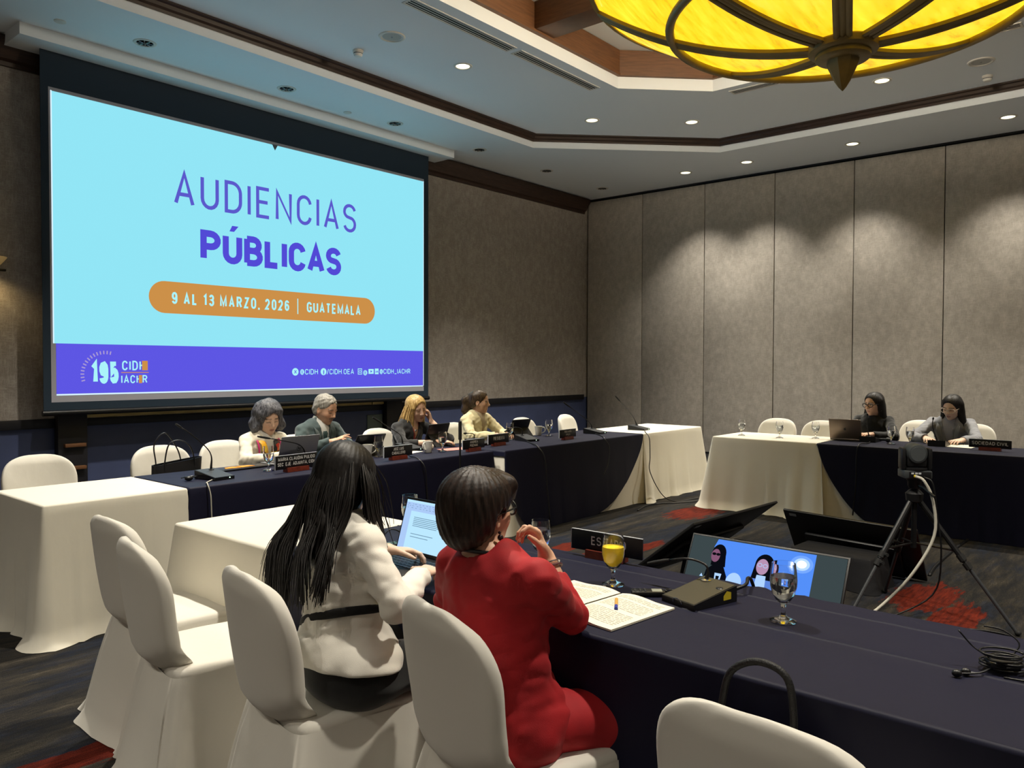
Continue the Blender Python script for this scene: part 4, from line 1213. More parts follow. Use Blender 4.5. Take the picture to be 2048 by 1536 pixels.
def hair_grid(H, lo, hi, h=.0045):
    return SDF(H + V(*lo), H + V(*hi), h)
def strands(s, H, R, amp, n, wob=10, zf=0):
    """vertical grooves around the head axis"""
    def fn(X, Y, Z):
        x = X - H[0]; y = Y - H[1]; z = Z - H[2]
        f = x * R[0, 0] + y * R[1, 0] + z * R[2, 0]; l = x * R[0, 1] + y * R[1, 1] + z * R[2, 1]; u = x * R[0, 2] + y * R[1, 2] + z * R[2, 2]
        a = np.arctan2(l, f + .02)
        return amp * (np.sin(n * a + 2 * np.sin(wob * u + 1) + zf * u) * .6 + .5 * np.sin(n * 1.9 * a + 1.7 * np.sin(wob * 1.7 * u)))
    s.warp(fn)

def locks(guides, n, seed, r0=.006, jit=.008, pts=14, name='hair_locks', m=None, parent=None, tip=.25, lens=(.75, 1.0), clumps=None, grip=.8):
    """guides: list of guide curves (lists of points) across the head; n tapered locks interpolated between them"""
    rnd = random.Random(seed)
    G = [[np.array(p) for p in bez(g, pts * 2)] for g in guides]
    mn = min(len(g) for g in G); mb = MB()
    for i in range(n):
        u0 = rnd.random() * (len(G) - 1)
        uc = min(clumps, key=lambda c: abs(c - u0)) if clumps else u0
        L = rnd.uniform(*lens); o = np.array([rnd.gauss(0, jit) for _ in range(3)]); o2 = np.array([rnd.gauss(0, jit * 1.6) for _ in range(3)])
        path = []
        for j in range(pts):
            q = j / (pts - 1) * L * (mn - 1); c = min(int(q), mn - 2); fr = q - c
            e_ = max(0, min(1, (j / (pts - 1) - .30) / .45)); u = u0 + (uc - u0) * grip * e_ * e_ * (3 - 2 * e_); a = min(int(u), len(G) - 2); w_ = u - a
            p = (G[a][c] * (1 - fr) + G[a][c + 1] * fr) * (1 - w_) + (G[a + 1][c] * (1 - fr) + G[a + 1][c + 1] * fr) * w_
            tt = j / (pts - 1)
            path.append(p + o * min(1, tt * 3) * .8 + o2 * tt * tt)
        rr = r0 * rnd.uniform(.6, 1.3)
        mb.tube(path, [rr * (.55 + .45 * min(1, 4 * j / pts)) * (1 if j < pts * .6 else 1 - (1 - tip) * (j - pts * .6) / (pts * .4)) for j in range(pts)], 5, flat=.6)
    return mb.build(name, m, parent, smooth=180, clean=False)

def glasses(t, H, R, k, m, name='glasses', wide=1.0, rr=.021, th=.0022, temple=True, lens=True):
    P = lambda f, l, u: Vector(H + R @ (V(f, l, u) * k))
    mb = MB()
    for sd in (-1, 1):
        mb.tube([P(.099 - .006 * abs(math.cos(a)) * (1 if math.cos(a) * sd > 0 else 0), sd * .033 * wide + rr * 1.12 * math.cos(a) * wide, .000 + rr * .92 * math.sin(a)) for a in np.linspace(0, 2 * PI, 25)], th, 6)
        if temple: mb.tube([P(.094, sd * (.033 * wide + rr * 1.12), .004), P(.05, sd * .078, .006), P(-.01, sd * .082, .004), P(-.025, sd * .081, -.012)], th * .9, 6)
    mb.tube([P(.100, -.012, .004), P(.107, 0, .006), P(.100, .012, .004)], th, 6)
    o = mb.build(name, m, t, smooth=180, clean=False)
    return o
# ------------------------------------------------------------------ the people
H_BLACK = hairmat('black_hair', '#100d0c', '#1d1815', .5); H_BROWN = hairmat('brown_hair', '#150e0a', '#33231a', .5)
H_GREY = hairmat('grey_hair', '#2b2c31', '#6a6a70', .5); H_SILVER = hairmat('silver_hair', '#6d6a64', '#a9a59c', .55)
H_BLOND = hairmat('blonde_hair', '#8a6b3c', '#d2b478', .42); H_DBROWN = hairmat('dark_brown_hair', '#1e1611', '#54432f', .42)

# 1. woman in a cream jacket, near row
def hair_long_back(t, S, H, R, k, J):
    s = hair_grid(H, (-.34, -.30, -.36), (.20, .30, .18), .005)
    P = lambda f, l, u: H + R @ (V(f, l, u) * k)
    s.ell(P(-.016, 0, .034), V(.112, .093, .098) * k, .02, R=R)
    s.ell(P(-.03, 0, -.045), V(.088, .096, .095), .03, R=R)
    s.cap(P(-.045, 0, -.02), V(-.055, .085, .985), .058, .056, .04, sq=((1, -.2, .4), .6)); s.cap(V(-.055, .085, .985), V(-.105, .05, .90), .056, .035, .05, sq=((1, -.2, .3), .35))
    s.ell(P(.10, .015, -.035), V(.05, .05, .10), .02, 's', R)
    strands(s, H, R, .0016, 30)
    s.build('hair', H_BLACK, t, relax=1)
    g = []
    g.append([(.11, .17, 1.16), (.05, .205, 1.08), (-.07, .215, .99), (-.15, .20, .92), (-.205, .15, .80)])
    g.append([(.04, .19, 1.20), (-.02, .205, 1.10), (-.09, .19, 1.0), (-.155, .17, .92), (-.205, .10, .785)])
    g.append([(.02, .13, 1.23), (-.065, .125, 1.12), (-.115, .10, 1.0), (-.17, .075, .91), (-.205, .02, .79)])
    g.append([(.03, .09, 1.235), (-.035, .06, 1.12), (-.085, .035, 1.0), (-.145, .0, .92), (-.195, -.055, .81)])
    g.append([(.05, .05, 1.22), (.0, -.005, 1.10), (-.04, -.03, 1.0), (-.09, -.065, .93), (-.165, -.105, .835)])
    locks(g, 950, 4, .0024, .007, 13, 'hair_locks', H_BLACK, t, lens=(.80, 1.04), clumps=[.2, 1.05, 1.6, 2.55, 3.5], grip=.93)
    g2 = [[(.085, .06, 1.215), (.05, .0, 1.12), (.045, -.025, 1.02), (.04, -.05, .95), (.0, -.085, .90)], [(.12, .07, 1.20), (.12, .035, 1.11), (.115, .02, 1.02), (.13, .02, .95), (.15, .02, .88)]]
    locks(g2, 110, 9, .003, .009, 12, 'side_locks', H_BLACK, t, lens=(.7, 1.0))
    g3 = [[(.15, .10, 1.20), (.20, .10, 1.10), (.215, .09, 1.0), (.21, .075, .92)], [(.15, .16, 1.20), (.20, .17, 1.10), (.22, .16, 1.0), (.22, .13, .90)]]
    locks(g3, 24, 12, .0026, .013, 12, 'front_locks', H_BLACK, t, lens=(.7, 1.0))
def belt_extra(t, S, H, R, k, J, fw, up, sx):
    wa = J['waist']; q = SDF(wa - .26, wa + .26, .006)
    Rt = np.stack([fw, sx, up], 1)
    q.ell(wa, V(.115, .145, .16), .02, R=Rt); q.ell(J['pelvis'] + V(0, 0, .04), V(.14, .182, .12), .06)
    q.half(wa + up * .015, up, .004); q.half(wa - up * .012, -up, .004)
    q.build('belt', M['black_matte'], t, relax=1, label='thin black belt')
def flare_hem(v):       # peplum: widen the jacket below the waist
    z = v[:, 2]; w = np.clip((.68 - z) / .12, 0, 1)
    v = v.copy(); c = np.array([0.0, .02]); d = v[:, :2] - c; r = np.linalg.norm(d, axis=1) + 1e-6
    m = (r < .30)
    v[:, :2] += np.where(m, w * .03, 0)[:, None] * d / r[:, None]
    return v
P1 = person(dict(label='woman seen from behind with long black hair and cream jacket, typing on a laptop', loc=(1.55, 1.98, 0), h=.0048,
    head=(.07, .12, 1.115), look=(10, 24, 0), skin=dict(base='#dcbba4'),
    joints=dict(pelvis=(-.01, 0, .54), waist=(.0, .045, .70), chest=(.03, .10, .86), neck=(.045, .105, .995), shL=(.05, .265, .935), shR=(.02, -.055, .945),
                elL=(.22, .36, .775), elR=(.03, -.185, .775), wrL=(.345, .225, .822), wrR=(.245, -.06, .805), knL=(.42, .10, .53), knR=(.43, -.11, .53), anL=(.40, .10, .09), anR=(.40, -.12, .09)),
    handL=dict(d=(.75, -.45, -.08), n=(.05, .1, 1), side=(0, -1, 0), curl=(18, 32, 25)), handR=dict(d=(.85, .30, -.05), n=(.0, -.15, 1), side=(0, 1, 0), curl=(22, 38, 30)),
    jacket=dict(name='jacket', mat=fabric('cream_wool', '#e8e3d8'), sleeve=1.05, cuff=.95, collar=.012, cutz=.57, wr=.005, waist=.98, hook=flare_hem),
    legs=dict(name='trousers', mat=fabric('black_trousers', '#0c0c0e')), hair=hair_long_back, extra=belt_extra))

# 2. woman in a red dress, near row
def hair_bob_short(t, S, H, R, k, J):
    s = hair_grid(H, (-.22, -.20, -.20), (.20, .20, .20), .0045)
    P = lambda f, l, u: H + R @ (V(f, l, u) * k)
    s.ell(P(-.022, 0, .044), (V(.122, .106, .098) * .90), .02, R=R); s.ell(P(-.052, 0, -.012), (V(.088, .097, .080) * .90), .03, R=R)
    s.ell(P(-.075, 0, -.052), (V(.042, .064, .048) * .90), .03, R=R)
    s.ell(P(.105, 0, -.03), (V(.062, .090, .088) * .90), .014, 's', R); s.ell(P(.035, 0, -.10), (V(.075, .12, .085) * .90), .02, 's', R)
    s.ell(P(.064, 0, .080), (V(.042, .080, .036) * .90), .025, R=R); s.cap(P(.075, -.06, .07), P(.088, -.052, .035), .018, .010, .02)
    for sd in (-1, 1): s.ell(P(.0, sd * .092, -.024), (.026, .030, .038), .010, 's', R)
    def fn(X, Y, Z):
        x = X - H[0]; y = Y - H[1]; z = Z - H[2]
        a = np.arctan2(y, x + .02)
        return .0016 * np.sin(26 * a + 3 * np.sin(22 * z) + 18 * z) + .001 * np.sin(61 * a - 25 * z)
    s.warp(fn)
    s.build('hair', H_BROWN, t, relax=1)
    rnd = random.Random(3); mb = MB()
    for i in range(120):       # loose strands over the crown and nape
        a = rnd.uniform(-PI, PI); el = rnd.uniform(-.1, 1.2)
        pts = []
        for j in range(7):
            e = el - j * .13; aa = a + .05 * j * rnd.uniform(-.4, 1)
            r = V(.112, .098, .094)
            pts.append(P(-.022 + r[0] * math.cos(aa) * math.cos(e), r[1] * math.sin(aa) * math.cos(e), .04 + r[2] * math.sin(e)))
        if pts[-1][0] - H[0] > .05 and pts[-1][2] < H[2] + .02: continue
        mb.tube(pts, [.0013 * (1 - j / 8) for j in range(7)], 4)
    mb.build('loose_strands', H_BROWN, t, smooth=180, clean=False)
def red_extra(t, S, H, R, k, J, fw, up, sx):
    glasses(t, H, R, k, M['black'], 'glasses', 1.05, .023, .0032)
    P = lambda f, l, u: H + R @ (V(f, l, u) * k)
    for sd in (-1, 1):
        mb = MB(); mb.ball(P(-.004, sd * .080, -.050), .0045); mb.ball(P(-.004, sd * .083, -.064), (.0085, .0085, .009)); mb.build('earring', mat('dark_earring', '#2a0d12', .2, coat=.6), t)
    nb = J['neck']
    mb = MB(); mb.tube([nb + up * (.012 - .030 * (1 + math.cos(a)) / 2) + fw * (.066 * math.cos(a)) + sx * .066 * math.sin(a) for a in np.linspace(0, 2 * PI, 33)], .0055, 6); mb.build('necklace', M['black'], t)
    a = J['wrR'] + (J['elR'] - J['wrR']) * .22; d = nrm(J['elR'] - J['wrR']); u1 = nrm(np.cross(d, (0, 0, 1))); u2 = np.cross(d, u1)
    mb = MB(); mb.tube([a + (u1 * math.cos(q) + u2 * math.sin(q)) * .0335 for q in np.linspace(0, 2 * PI, 25)], .0035, 6); mb.build('bracelet', mat('dark_red_cord', '#4a1014', .5), t)
    a2 = J['wrR'] + (J['elR'] - J['wrR']) * .15
    mb = MB(); mb.tube([a2 + (u1 * math.cos(q) + u2 * math.sin(q)) * .0315 for q in np.linspace(0, 2 * PI, 25)], .0025, 6); mb.build('bracelet', M['chrome'], t)
    mb = MB(); c = nb - up * .02 - fw * .075
    mb.prism([(0, 0), (.02, 0), (.01, -.045)], -.001, .001)
RED = fabric('red_crepe', '#a80f19', '#930e17', .75, .02)
P2 = person(dict(label='woman in a red dress seen from behind, short brown hair, hand raised to her chin', loc=(1.64, 1.41, 0), h=.0045,
    head=(-.042, .066, 1.094), look=(0, -2, 0), hk=.95, skin=dict(base='#d6a98c'),
    joints=dict(pelvis=(.0, 0, .53), waist=(-.035, .005, .70), chest=(-.04, .02, .86), neck=(-.055, .04, .995), shL=(-.03, .185, .935), shR=(-.045, -.155, .945),
                elL=(.03, .27, .70), elR=(.145, -.108, .797), wrL=(.20, .12, .63), wrR=(.168, -.004, .943), knL=(.36, -.03, .515), knR=(.23, -.225, .505), anL=(.42, -.04, .09), anR=(.28, -.22, .09)),
    handR=dict(d=(-.30, .25, .90), n=(.80, -.50, .35), side=(-.5, -.8, 0), each=[(35, 60, 30), (48, 62, 30), (58, 62, 30), (66, 60, 30)], thumb=(.75, .6, -.35), tcurl=22),
    handL=dict(d=(.7, -.7, 0), n=(0, 0, 1), side=(-.5, -.5, 0), curl=(12, 18, 12)),
    jacket=dict(name='dress_top', mat=RED, sleeve=1.02, cuff=.93, cuffR=.66, puff=True, wr=.004, fit=1.0, waist=1.13, hemc=(-.01, 0, .0), hemr=(.165, .195, .15)),
    legs=dict(name='dress_skirt', mat=RED, skirt=True, fit=.98), hair=hair_bob_short, extra=red_extra))

# 3. grey curly hair, head table
def hair_curly(t, S, H, R, k, J):
    s = hair_grid(H, (-.22, -.22, -.24), (.18, .22, .20), .005)
    P = lambda f, l, u: H + R @ (V(f, l, u) * k)
    s.ell(P(-.022, 0, .045), V(.118, .115, .105), .02, R=R); s.ell(P(-.035, 0, -.03), V(.095, .125, .10), .03, R=R)
    for sd in (-1, 1): s.ell(P(.0, sd * .105, -.055), (.05, .036, .055), .03, R=R)
    s.ell(P(.100, .006, -.022), V(.075, .076, .098), .016, 's', R); s.ell(P(.03, 0, -.14), V(.09, .075, .06), .02, 's', R)
    s.wrinkle(.005, 70, 3); strands(s, H, R, .002, 22, 30)
    s.build('hair', H_GREY, t, relax=1)
def scarf_mat():
    m = bpy.data.materials.new('printed_scarf'); m.use_nodes = True; N, L = nodes(m); b = N['Principled BSDF']; b.inputs['Roughness'].default_value = .5
    tc = N.new('ShaderNodeTexCoord'); v = N.new('ShaderNodeTexVoronoi'); v.inputs['Scale'].default_value = 22; L.new(tc.outputs['Object'], v.inputs['Vector'])
    r = N.new('ShaderNodeValToRGB'); r.color_ramp.interpolation = 'CONSTANT'; e = r.color_ramp.elements
    for _ in range(3): e.new(.5)
    for i, (p, c) in enumerate([(0, '#b8321e'), (.28, '#e0a81c'), (.52, '#e8c93a'), (.70, '#1d1a18'), (.85, '#d6642a')]): e[i].position = p; e[i].color = lin(c)
    sp = N.new('ShaderNodeSeparateColor'); L.new(v.outputs['Color'], sp.inputs[0]); L.new(sp.outputs[0], r.inputs[0]); L.new(r.outputs[0], b.inputs['Base Color'])
    return m
def strip(t, name, pts, w, m, th=.004, sx=(0, 1, 0), label=None):
    P = [Vector(p) for p in bez(pts, 20)]; mb = MB(); rows = []
    ax = Vector(sx)
    for i, p in enumerate(P):
        d = (P[min(i + 1, len(P) - 1)] - P[max(i - 1, 0)]).normalized(); a = (ax - d * ax.dot(d)).normalized(); n = d.cross(a)
        ww = w * (1 + .15 * math.sin(i * .9))
        rows.append([p + a * ww * math.cos(q) + n * (th * math.sin(q) + .3 * th * math.sin(3 * q + i)) for q in np.linspace(0, 2 * PI, 17)])
    mb.grid(rows); o = mb.build(name, m, t, smooth=180)
    if label: o['label'] = label
    return o
def gh_extra(t, S, H, R, k, J, fw, up, sx):
    nb, ch = J['neck'], J['chest']
    sm_ = scarf_mat(); pk = mat('magenta_piping', '#c02870', .6)
    for sd in (-1, 1):
        strip(t, 'scarf', [nb + sx * sd * .062 - fw * .02 + up * .01, nb + sx * sd * .07 + fw * .06 - up * .03, ch + fw * .118 + sx * sd * .055 + up * .05, ch + fw * .135 + sx * sd * .035 - up * .10], .026, sm_, .008, sx)
        strip(t, 'piping', [nb + sx * sd * .09 - up * .012, ch + fw * .095 + sx * sd * .098 + up * .07, ch + fw * .122 + sx * sd * .092 - up * .02, ch + fw * .12 + sx * sd * .085 - up * .16], .007, pk, .004, sx)
    strip(t, 'scarf', [nb + sx * .06 - fw * .03 + up * .012, nb - fw * .07 + up * .015, nb - sx * .06 - fw * .03 + up * .012], .02, sm_, .01, up)
    mb = MB(); P = lambda f, l, u: H + R @ (V(f, l, u) * k)
    mb.ball(P(.0, .083, -.04), .006); mb.build('earring', M['chrome'], t)
P3 = person(dict(label='woman with grey curly hair, cream jacket and bright printed scarf, looking down', loc=(3.47, 5.61, 0), rz=-PI / 2,
    head=(.11, .02, 1.075), look=(-8, 18, 3), skin=dict(base='#dab79e', closed=True),
    joints=dict(pelvis=(.0, 0, .53), waist=(.02, 0, .69), chest=(.05, .0, .84), neck=(.06, .01, .960), shL=(.06, .175, .910), shR=(.06, -.165, .910),
                elL=(.22, .26, .77), elR=(.20, -.23, .77), wrL=(.38, .16, .80), wrR=(.40, -.03, .795), knL=(.42, .10, .50), knR=(.42, -.10, .50), anL=(.40, .10, .09), anR=(.40, -.10, .09)),
    handL=dict(d=(.8, -.4, 0), n=(0, 0, 1), side=(0, -1, 0), curl=(18, 30, 20)), handR=dict(d=(.7, .6, 0), n=(0, 0, 1), side=(0, 1, 0), curl=(20, 35, 20)),
    jacket=dict(name='jacket', mat=fabric('cream_blazer', '#e3dbc8'), vneck=(0, .03, .06), sleeve=1.02, wr=.004), shirt=dict(name='blouse', mat=fabric('white_blouse', '#cfccc4')),
    legs=dict(name='trousers', mat=fabric('dark_trousers', '#1a1a20')), hair=hair_curly, extra=gh_extra))

# 4. man in a suit
def hair_short(t, S, H, R, k, J):
    s = hair_grid(H, (-.18, -.16, -.16), (.16, .16, .17), .0045)
    P = lambda f, l, u: H + R @ (V(f, l, u) * k)
    s.ell(P(-.014, 0, .040), V(.104, .086, .088), .02, R=R); s.ell(P(-.045, 0, -.02), V(.068, .078, .065), .03, R=R)
    s.ell(P(.10, 0, .0), V(.060, .085, .085), .02, 's', R); s.ell(P(.04, 0, -.09), V(.10, .12, .08), .02, 's', R)
    for sd in (-1, 1): s.ell(P(.0, sd * .092, -.015), (.022, .03, .034), .01, 's', R)
    s.wrinkle(.0025, 130, 4); strands(s, H, R, .0012, 34)
    s.build('hair', H_SILVER, t, relax=1)
def suit_extra(t, S, H, R, k, J, fw, up, sx):
    nb, ch = J['neck'], J['chest']
    strip(t, 'necktie', [nb + fw * .062 - up * .035, ch + fw * .112 + up * .03, ch + fw * .118 - up * .14], .022, mat('dark_green_tie', '#23393a', .5), .006, sx, 'dark teal necktie')
    mb = MB(); mb.ball(nb + fw * .066 - up * .030, (.017, .017, .016)); mb.build('tie_knot', mat('tie_knot', '#23393a', .5), t)
    lap = mat('lapel_wool', '#33403f', .85, sheen=.2)
    for sd in (-1, 1):
        strip(t, 'lapel', [nb + sx * sd * .075 - fw * .02, ch + fw * .095 + sx * sd * .085 + up * .075, ch + fw * .122 + sx * sd * .065 - up * .02, ch + fw * .122 + sx * sd * .022 - up * .15], .020, lap, .004, sx + up * .5 * sd)
        strip(t, 'shirt_collar', [nb + sx * sd * .058 - fw * .01 + up * .012, nb + sx * sd * .045 + fw * .05 - up * .015, nb + sx * sd * .012 + fw * .068 - up * .035], .016, M['white'], .003, up)
P4 = person(dict(label='grey-haired man with moustache in a dark suit and tie, pointing at a tablet', loc=(4.05, 5.66, 0), rz=-PI / 2,
    head=(.09, .04, 1.120), look=(14, 20, 0), shw=.80, hk=1.04, skin=dict(base='#cfa387', closed=True, moustache='#4a3a30', brow='#3d342c', beard='#6a5a50', lips='#a87464'),
    joints=dict(pelvis=(.0, 0, .54), waist=(.01, 0, .71), chest=(.03, .0, .885), neck=(.04, .01, 1.005), shL=(.04, .195, .955), shR=(.04, -.195, .955),
                elL=(.17, .25, .78), elR=(.14, -.25, .785), wrL=(.39, .20, .79), wrR=(.33, -.07, .865), knL=(.44, .11, .50), knR=(.44, -.11, .50), anL=(.42, .10, .09), anR=(.42, -.10, .09)),
    handR=dict(d=(.55, .72, .38), n=(-.1, -.4, .9), side=(0, .3, 1), each=[(4, 8, 6), (14, 22, 14), (40, 50, 30), (50, 55, 30)], thumb=(.7, .6, -.2)), handL=dict(d=(.85, -.3, 0), n=(0, 0, 1), side=(0, -1, 0), curl=(20, 30, 20)),
    jacket=dict(name='suit_jacket', mat=fabric('dark_teal_suit', '#3f4f50', '#374546'), vneck=(0, .028, .10), sleeve=1.08, fit=1.03, wr=.004), shirt=dict(name='shirt', mat=fabric('white_shirt', '#c9cac6'), ch=.03),
    legs=dict(name='trousers', mat=fabric('suit_trousers', '#3f4f50')), hair=hair_short, extra=suit_extra))

# 5. blonde woman leaning on her hand
def hair_blonde(t, S, H, R, k, J):
    s = hair_grid(H, (-.24, -.26, -.36), (.20, .26, .18), .005)
    P = lambda f, l, u: H + R @ (V(f, l, u) * k)
    s.ell(P(-.018, 0, .040), V(.110, .093, .095), .02, R=R); s.ell(P(-.035, 0, -.04), V(.085, .092, .10), .03, R=R)
    s.cap(P(-.01, -.078, -.02), H + V(-.02, -.115, -.25), .036, .034, .03); s.cap(P(.04, -.075, .02), P(.055, -.088, -.13), .022, .016, .03)
    s.cap(P(-.02, .078, -.02), H + V(-.05, .10, -.20), .036, .03, .03); s.cap(P(-.07, 0, -.03), H + V(-.09, -.02, -.26), .06, .06, .04)
    s.ell(P(.100, .010, -.016), V(.074, .076, .098), .014, 's', R)
    strands(s, H, R, .0022, 26); s.build('hair', H_BLOND, t, relax=1)
    g = [[P(.02, -.06, .10), P(.03, -.098, .03), H + V(.0, -.125, -.10), H + V(-.02, -.155, -.30)], [P(-.05, -.04, .11), P(-.07, -.09, .0), H + V(-.07, -.13, -.12), H + V(-.06, -.17, -.30)]]
    locks(g, 60, 5, .006, .008, 12, 'hair_locks', H_BLOND, t)
def blonde_extra(t, S, H, R, k, J, fw, up, sx):
    nb, ch = J['neck'], J['chest']
    mb = MB(); mb.tube([nb - up * (.045 + .03 * (math.cos(a) + 1) / 2) + fw * (.03 + .058 * math.cos(a)) + sx * .062 * math.sin(a) for a in np.linspace(0, 2 * PI, 33)], .005, 6); mb.build('necklace', M['chrome'], t)
    mb = MB(); mb.ball(nb - up * .078 + fw * .09, .011); mb.build('pendant', M['silver'], t)
P5 = person(dict(label='blonde woman in a black jacket resting her cheek on her hand', loc=(5.03, 5.62, 0), rz=-PI / 2,
    head=(.11, .055, 1.085), look=(-8, 13, 10), skin=dict(base='#deb79e', closed=True, brow='#5d452e', lips='#b5665c'),
    joints=dict(pelvis=(.0, 0, .53), waist=(.02, 0, .69), chest=(.05, .0, .85), neck=(.06, .02, .975), shL=(.06, .18, .925), shR=(.06, -.16, .915),
                elL=(.36, .235, .80), elR=(.22, -.21, .775), wrL=(.205, .158, .965), wrR=(.42, .06, .79), knL=(.42, .10, .50), knR=(.42, -.10, .50), anL=(.40, .10, .09), anR=(.40, -.10, .09)),
    handL=dict(d=(-.22, -.20, .95), n=(.40, .90, .2), side=(-1, -.1, -.2), curl=(14, 34, 25), thumb=(.7, .55, -.2)), handR=dict(d=(.5, .85, 0), n=(.1, 0, 1), side=(0, 1, 0), curl=(15, 25, 20)),
    jacket=dict(name='jacket', mat=fabric('black_jacket', '#141416'), vneck=(0, .04, .08), cuffL=.22, cuffR=.4, cuff=.4, sleeve=1.05, wr=.004), shirt=dict(name='red_top', mat=fabric('red_top', '#8d1620'), collar=False, low=True),
    legs=dict(name='trousers', mat=fabric('black_slacks', '#101012')), hair=hair_blonde, extra=blonde_extra))

# 6. woman with a ponytail
def hair_pony(t, S, H, R, k, J):
    s = hair_grid(H, (-.28, -.24, -.34), (.20, .24, .18), .0045)
    P = lambda f, l, u: H + R @ (V(f, l, u) * k)
    s.ell(P(-.016, 0, .038), V(.104, .085, .090), .02, R=R); s.ell(P(-.04, 0, -.015), V(.075, .078, .075), .03, R=R)
    s.cap(P(-.10, 0, .055), P(-.145, 0, .01), .028, .042, .02); s.cap(P(-.145, 0, .01), P(-.14, 0, -.10), .042, .045, .03); s.cap(P(-.14, 0, -.10), P(-.115, .01, -.20), .043, .016, .03)
    s.ell(P(.105, 0, .0), V(.062, .085, .088), .012, 's', R); s.ell(P(.04, 0, -.09), V(.095, .12, .07), .016, 's', R)
    for sd in (-1, 1): s.ell(P(.0, sd * .092, -.012), (.022, .03, .032), .01, 's', R)
    strands(s, H, R, .0014, 32); s.wrinkle(.002, 80, 5); s.build('hair', H_DBROWN, t, relax=1)
P6 = person(dict(label='woman with dark ponytail in a pale cream jacket, looking to the right', loc=(6.04, 5.66, 0), rz=-PI / 2,
    head=(.06, .02, 1.115), look=(30, 4, 0), skin=dict(base='#cda488', brow='#231712'),
    joints=dict(pelvis=(.0, 0, .53), waist=(.01, 0, .70), chest=(.02, .0, .875), neck=(.025, .01, 1.0), shL=(.02, .175, .945), shR=(.03, -.17, .945),
                elL=(.19, .24, .775), elR=(.19, -.23, .775), wrL=(.38, .12, .79), wrR=(.38, -.06, .79), knL=(.42, .10, .50), knR=(.42, -.10, .50), anL=(.40, .10, .09), anR=(.40, -.10, .09)),
    handL=dict(d=(.7, -.6, 0), n=(0, 0, 1), side=(0, -1, 0), curl=(20, 30, 20)), handR=dict(d=(.7, .6, 0), n=(0, 0, 1), side=(0, 1, 0), curl=(20, 30, 20)),
    jacket=dict(name='jacket', mat=fabric('pale_cream_jacket', '#ddd2a8'), vneck=(0, .026, .08), sleeve=1.05, wr=.005), shirt=dict(name='blouse', mat=fabric('beige_blouse', '#b3a489'), collar=False),
    legs=dict(name='trousers', mat=fabric('beige_trousers', '#6d614d')), hair=hair_pony))

# 7. woman in black with dark glasses, partition table
def hair_straight(side=0):
    def f(t, S, H, R, k, J):
        s = hair_grid(H, (-.26, -.26, -.36), (.20, .26, .18), .0045)
        P = lambda f, l, u: H + R @ (V(f, l, u) * k)
        s.ell(P(-.016, 0, .040), V(.108, .090, .092), .02, R=R); s.ell(P(-.04, 0, -.04), V(.08, .088, .10), .03, R=R)
        for sd in (-1, 1): s.cap(P(-.02, sd * .072, .03), H + V(-.07, sd * .095, -.22), .030, .038, .04)
        s.cap(P(-.07, 0, -.03), H + V(-.10, 0, -.28), .062, .07, .04)
        s.ell(P(.098, 0, -.012), V(.075, .076, .096), .012, 's', R); s.ell(P(.05, 0, -.10), V(.075, .068, .08), .016, 's', R)
        s.cap(P(.06, 0, .135), P(-.06, 0, .135), .012, .010, .01, 's')
        strands(s, H, R, .0014, 30); s.build('hair', H_BLACK, t, relax=1)
    return f
def p7_extra(t, S, H, R, k, J, fw, up, sx):
    glasses(t, H, R, k, M['black'], 'glasses', 1.08, .024, .0036)
    P = lambda f, l, u: Vector(H + R @ (V(f, l, u) * k))
    mb = MB(); mb.tube([P(-.004, .080 + .0 * a, -.05) + Vector((0, .009 * math.sin(a), .014 * math.cos(a) - .008)) for a in np.linspace(0, 2 * PI, 17)], .0022, 6); mb.build('hoop_earring', M['chrome'], t)
P7 = person(dict(label='woman in black with black-framed glasses and long dark hair behind a laptop', loc=(9.10, 2.52, 0), rz=PI,
    head=(.20, .02, 1.095), look=(-24, 6, 0), skin=dict(base='#d8b096', brow='#1a100c'),
    joints=dict(pelvis=(.0, 0, .53), waist=(.06, 0, .69), chest=(.12, .0, .85), neck=(.145, .01, .98), shL=(.13, .175, .925), shR=(.13, -.17, .925),
                elL=(.36, .27, .775), elR=(.34, -.22, .775), wrL=(.58, .10, .80), wrR=(.60, -.04, .80), knL=(.42, .10, .50), knR=(.42, -.10, .50), anL=(.40, .10, .09), anR=(.40, -.10, .09)),
    handL=dict(d=(.75, -.5, .05), n=(0, .2, 1), side=(0, -1, 0), curl=(28, 40, 25)), handR=dict(d=(.8, .4, .1), n=(0, 0, 1), side=(0, 1, 0), curl=(30, 40, 25)),
    jacket=dict(name='black_top', mat=fabric('black_knit', '#111113'), collar=.02, sleeve=.98, wr=.004), legs=dict(name='trousers', mat=fabric('black_jeans', '#0f0f12')), hair=hair_straight(), extra=p7_extra))
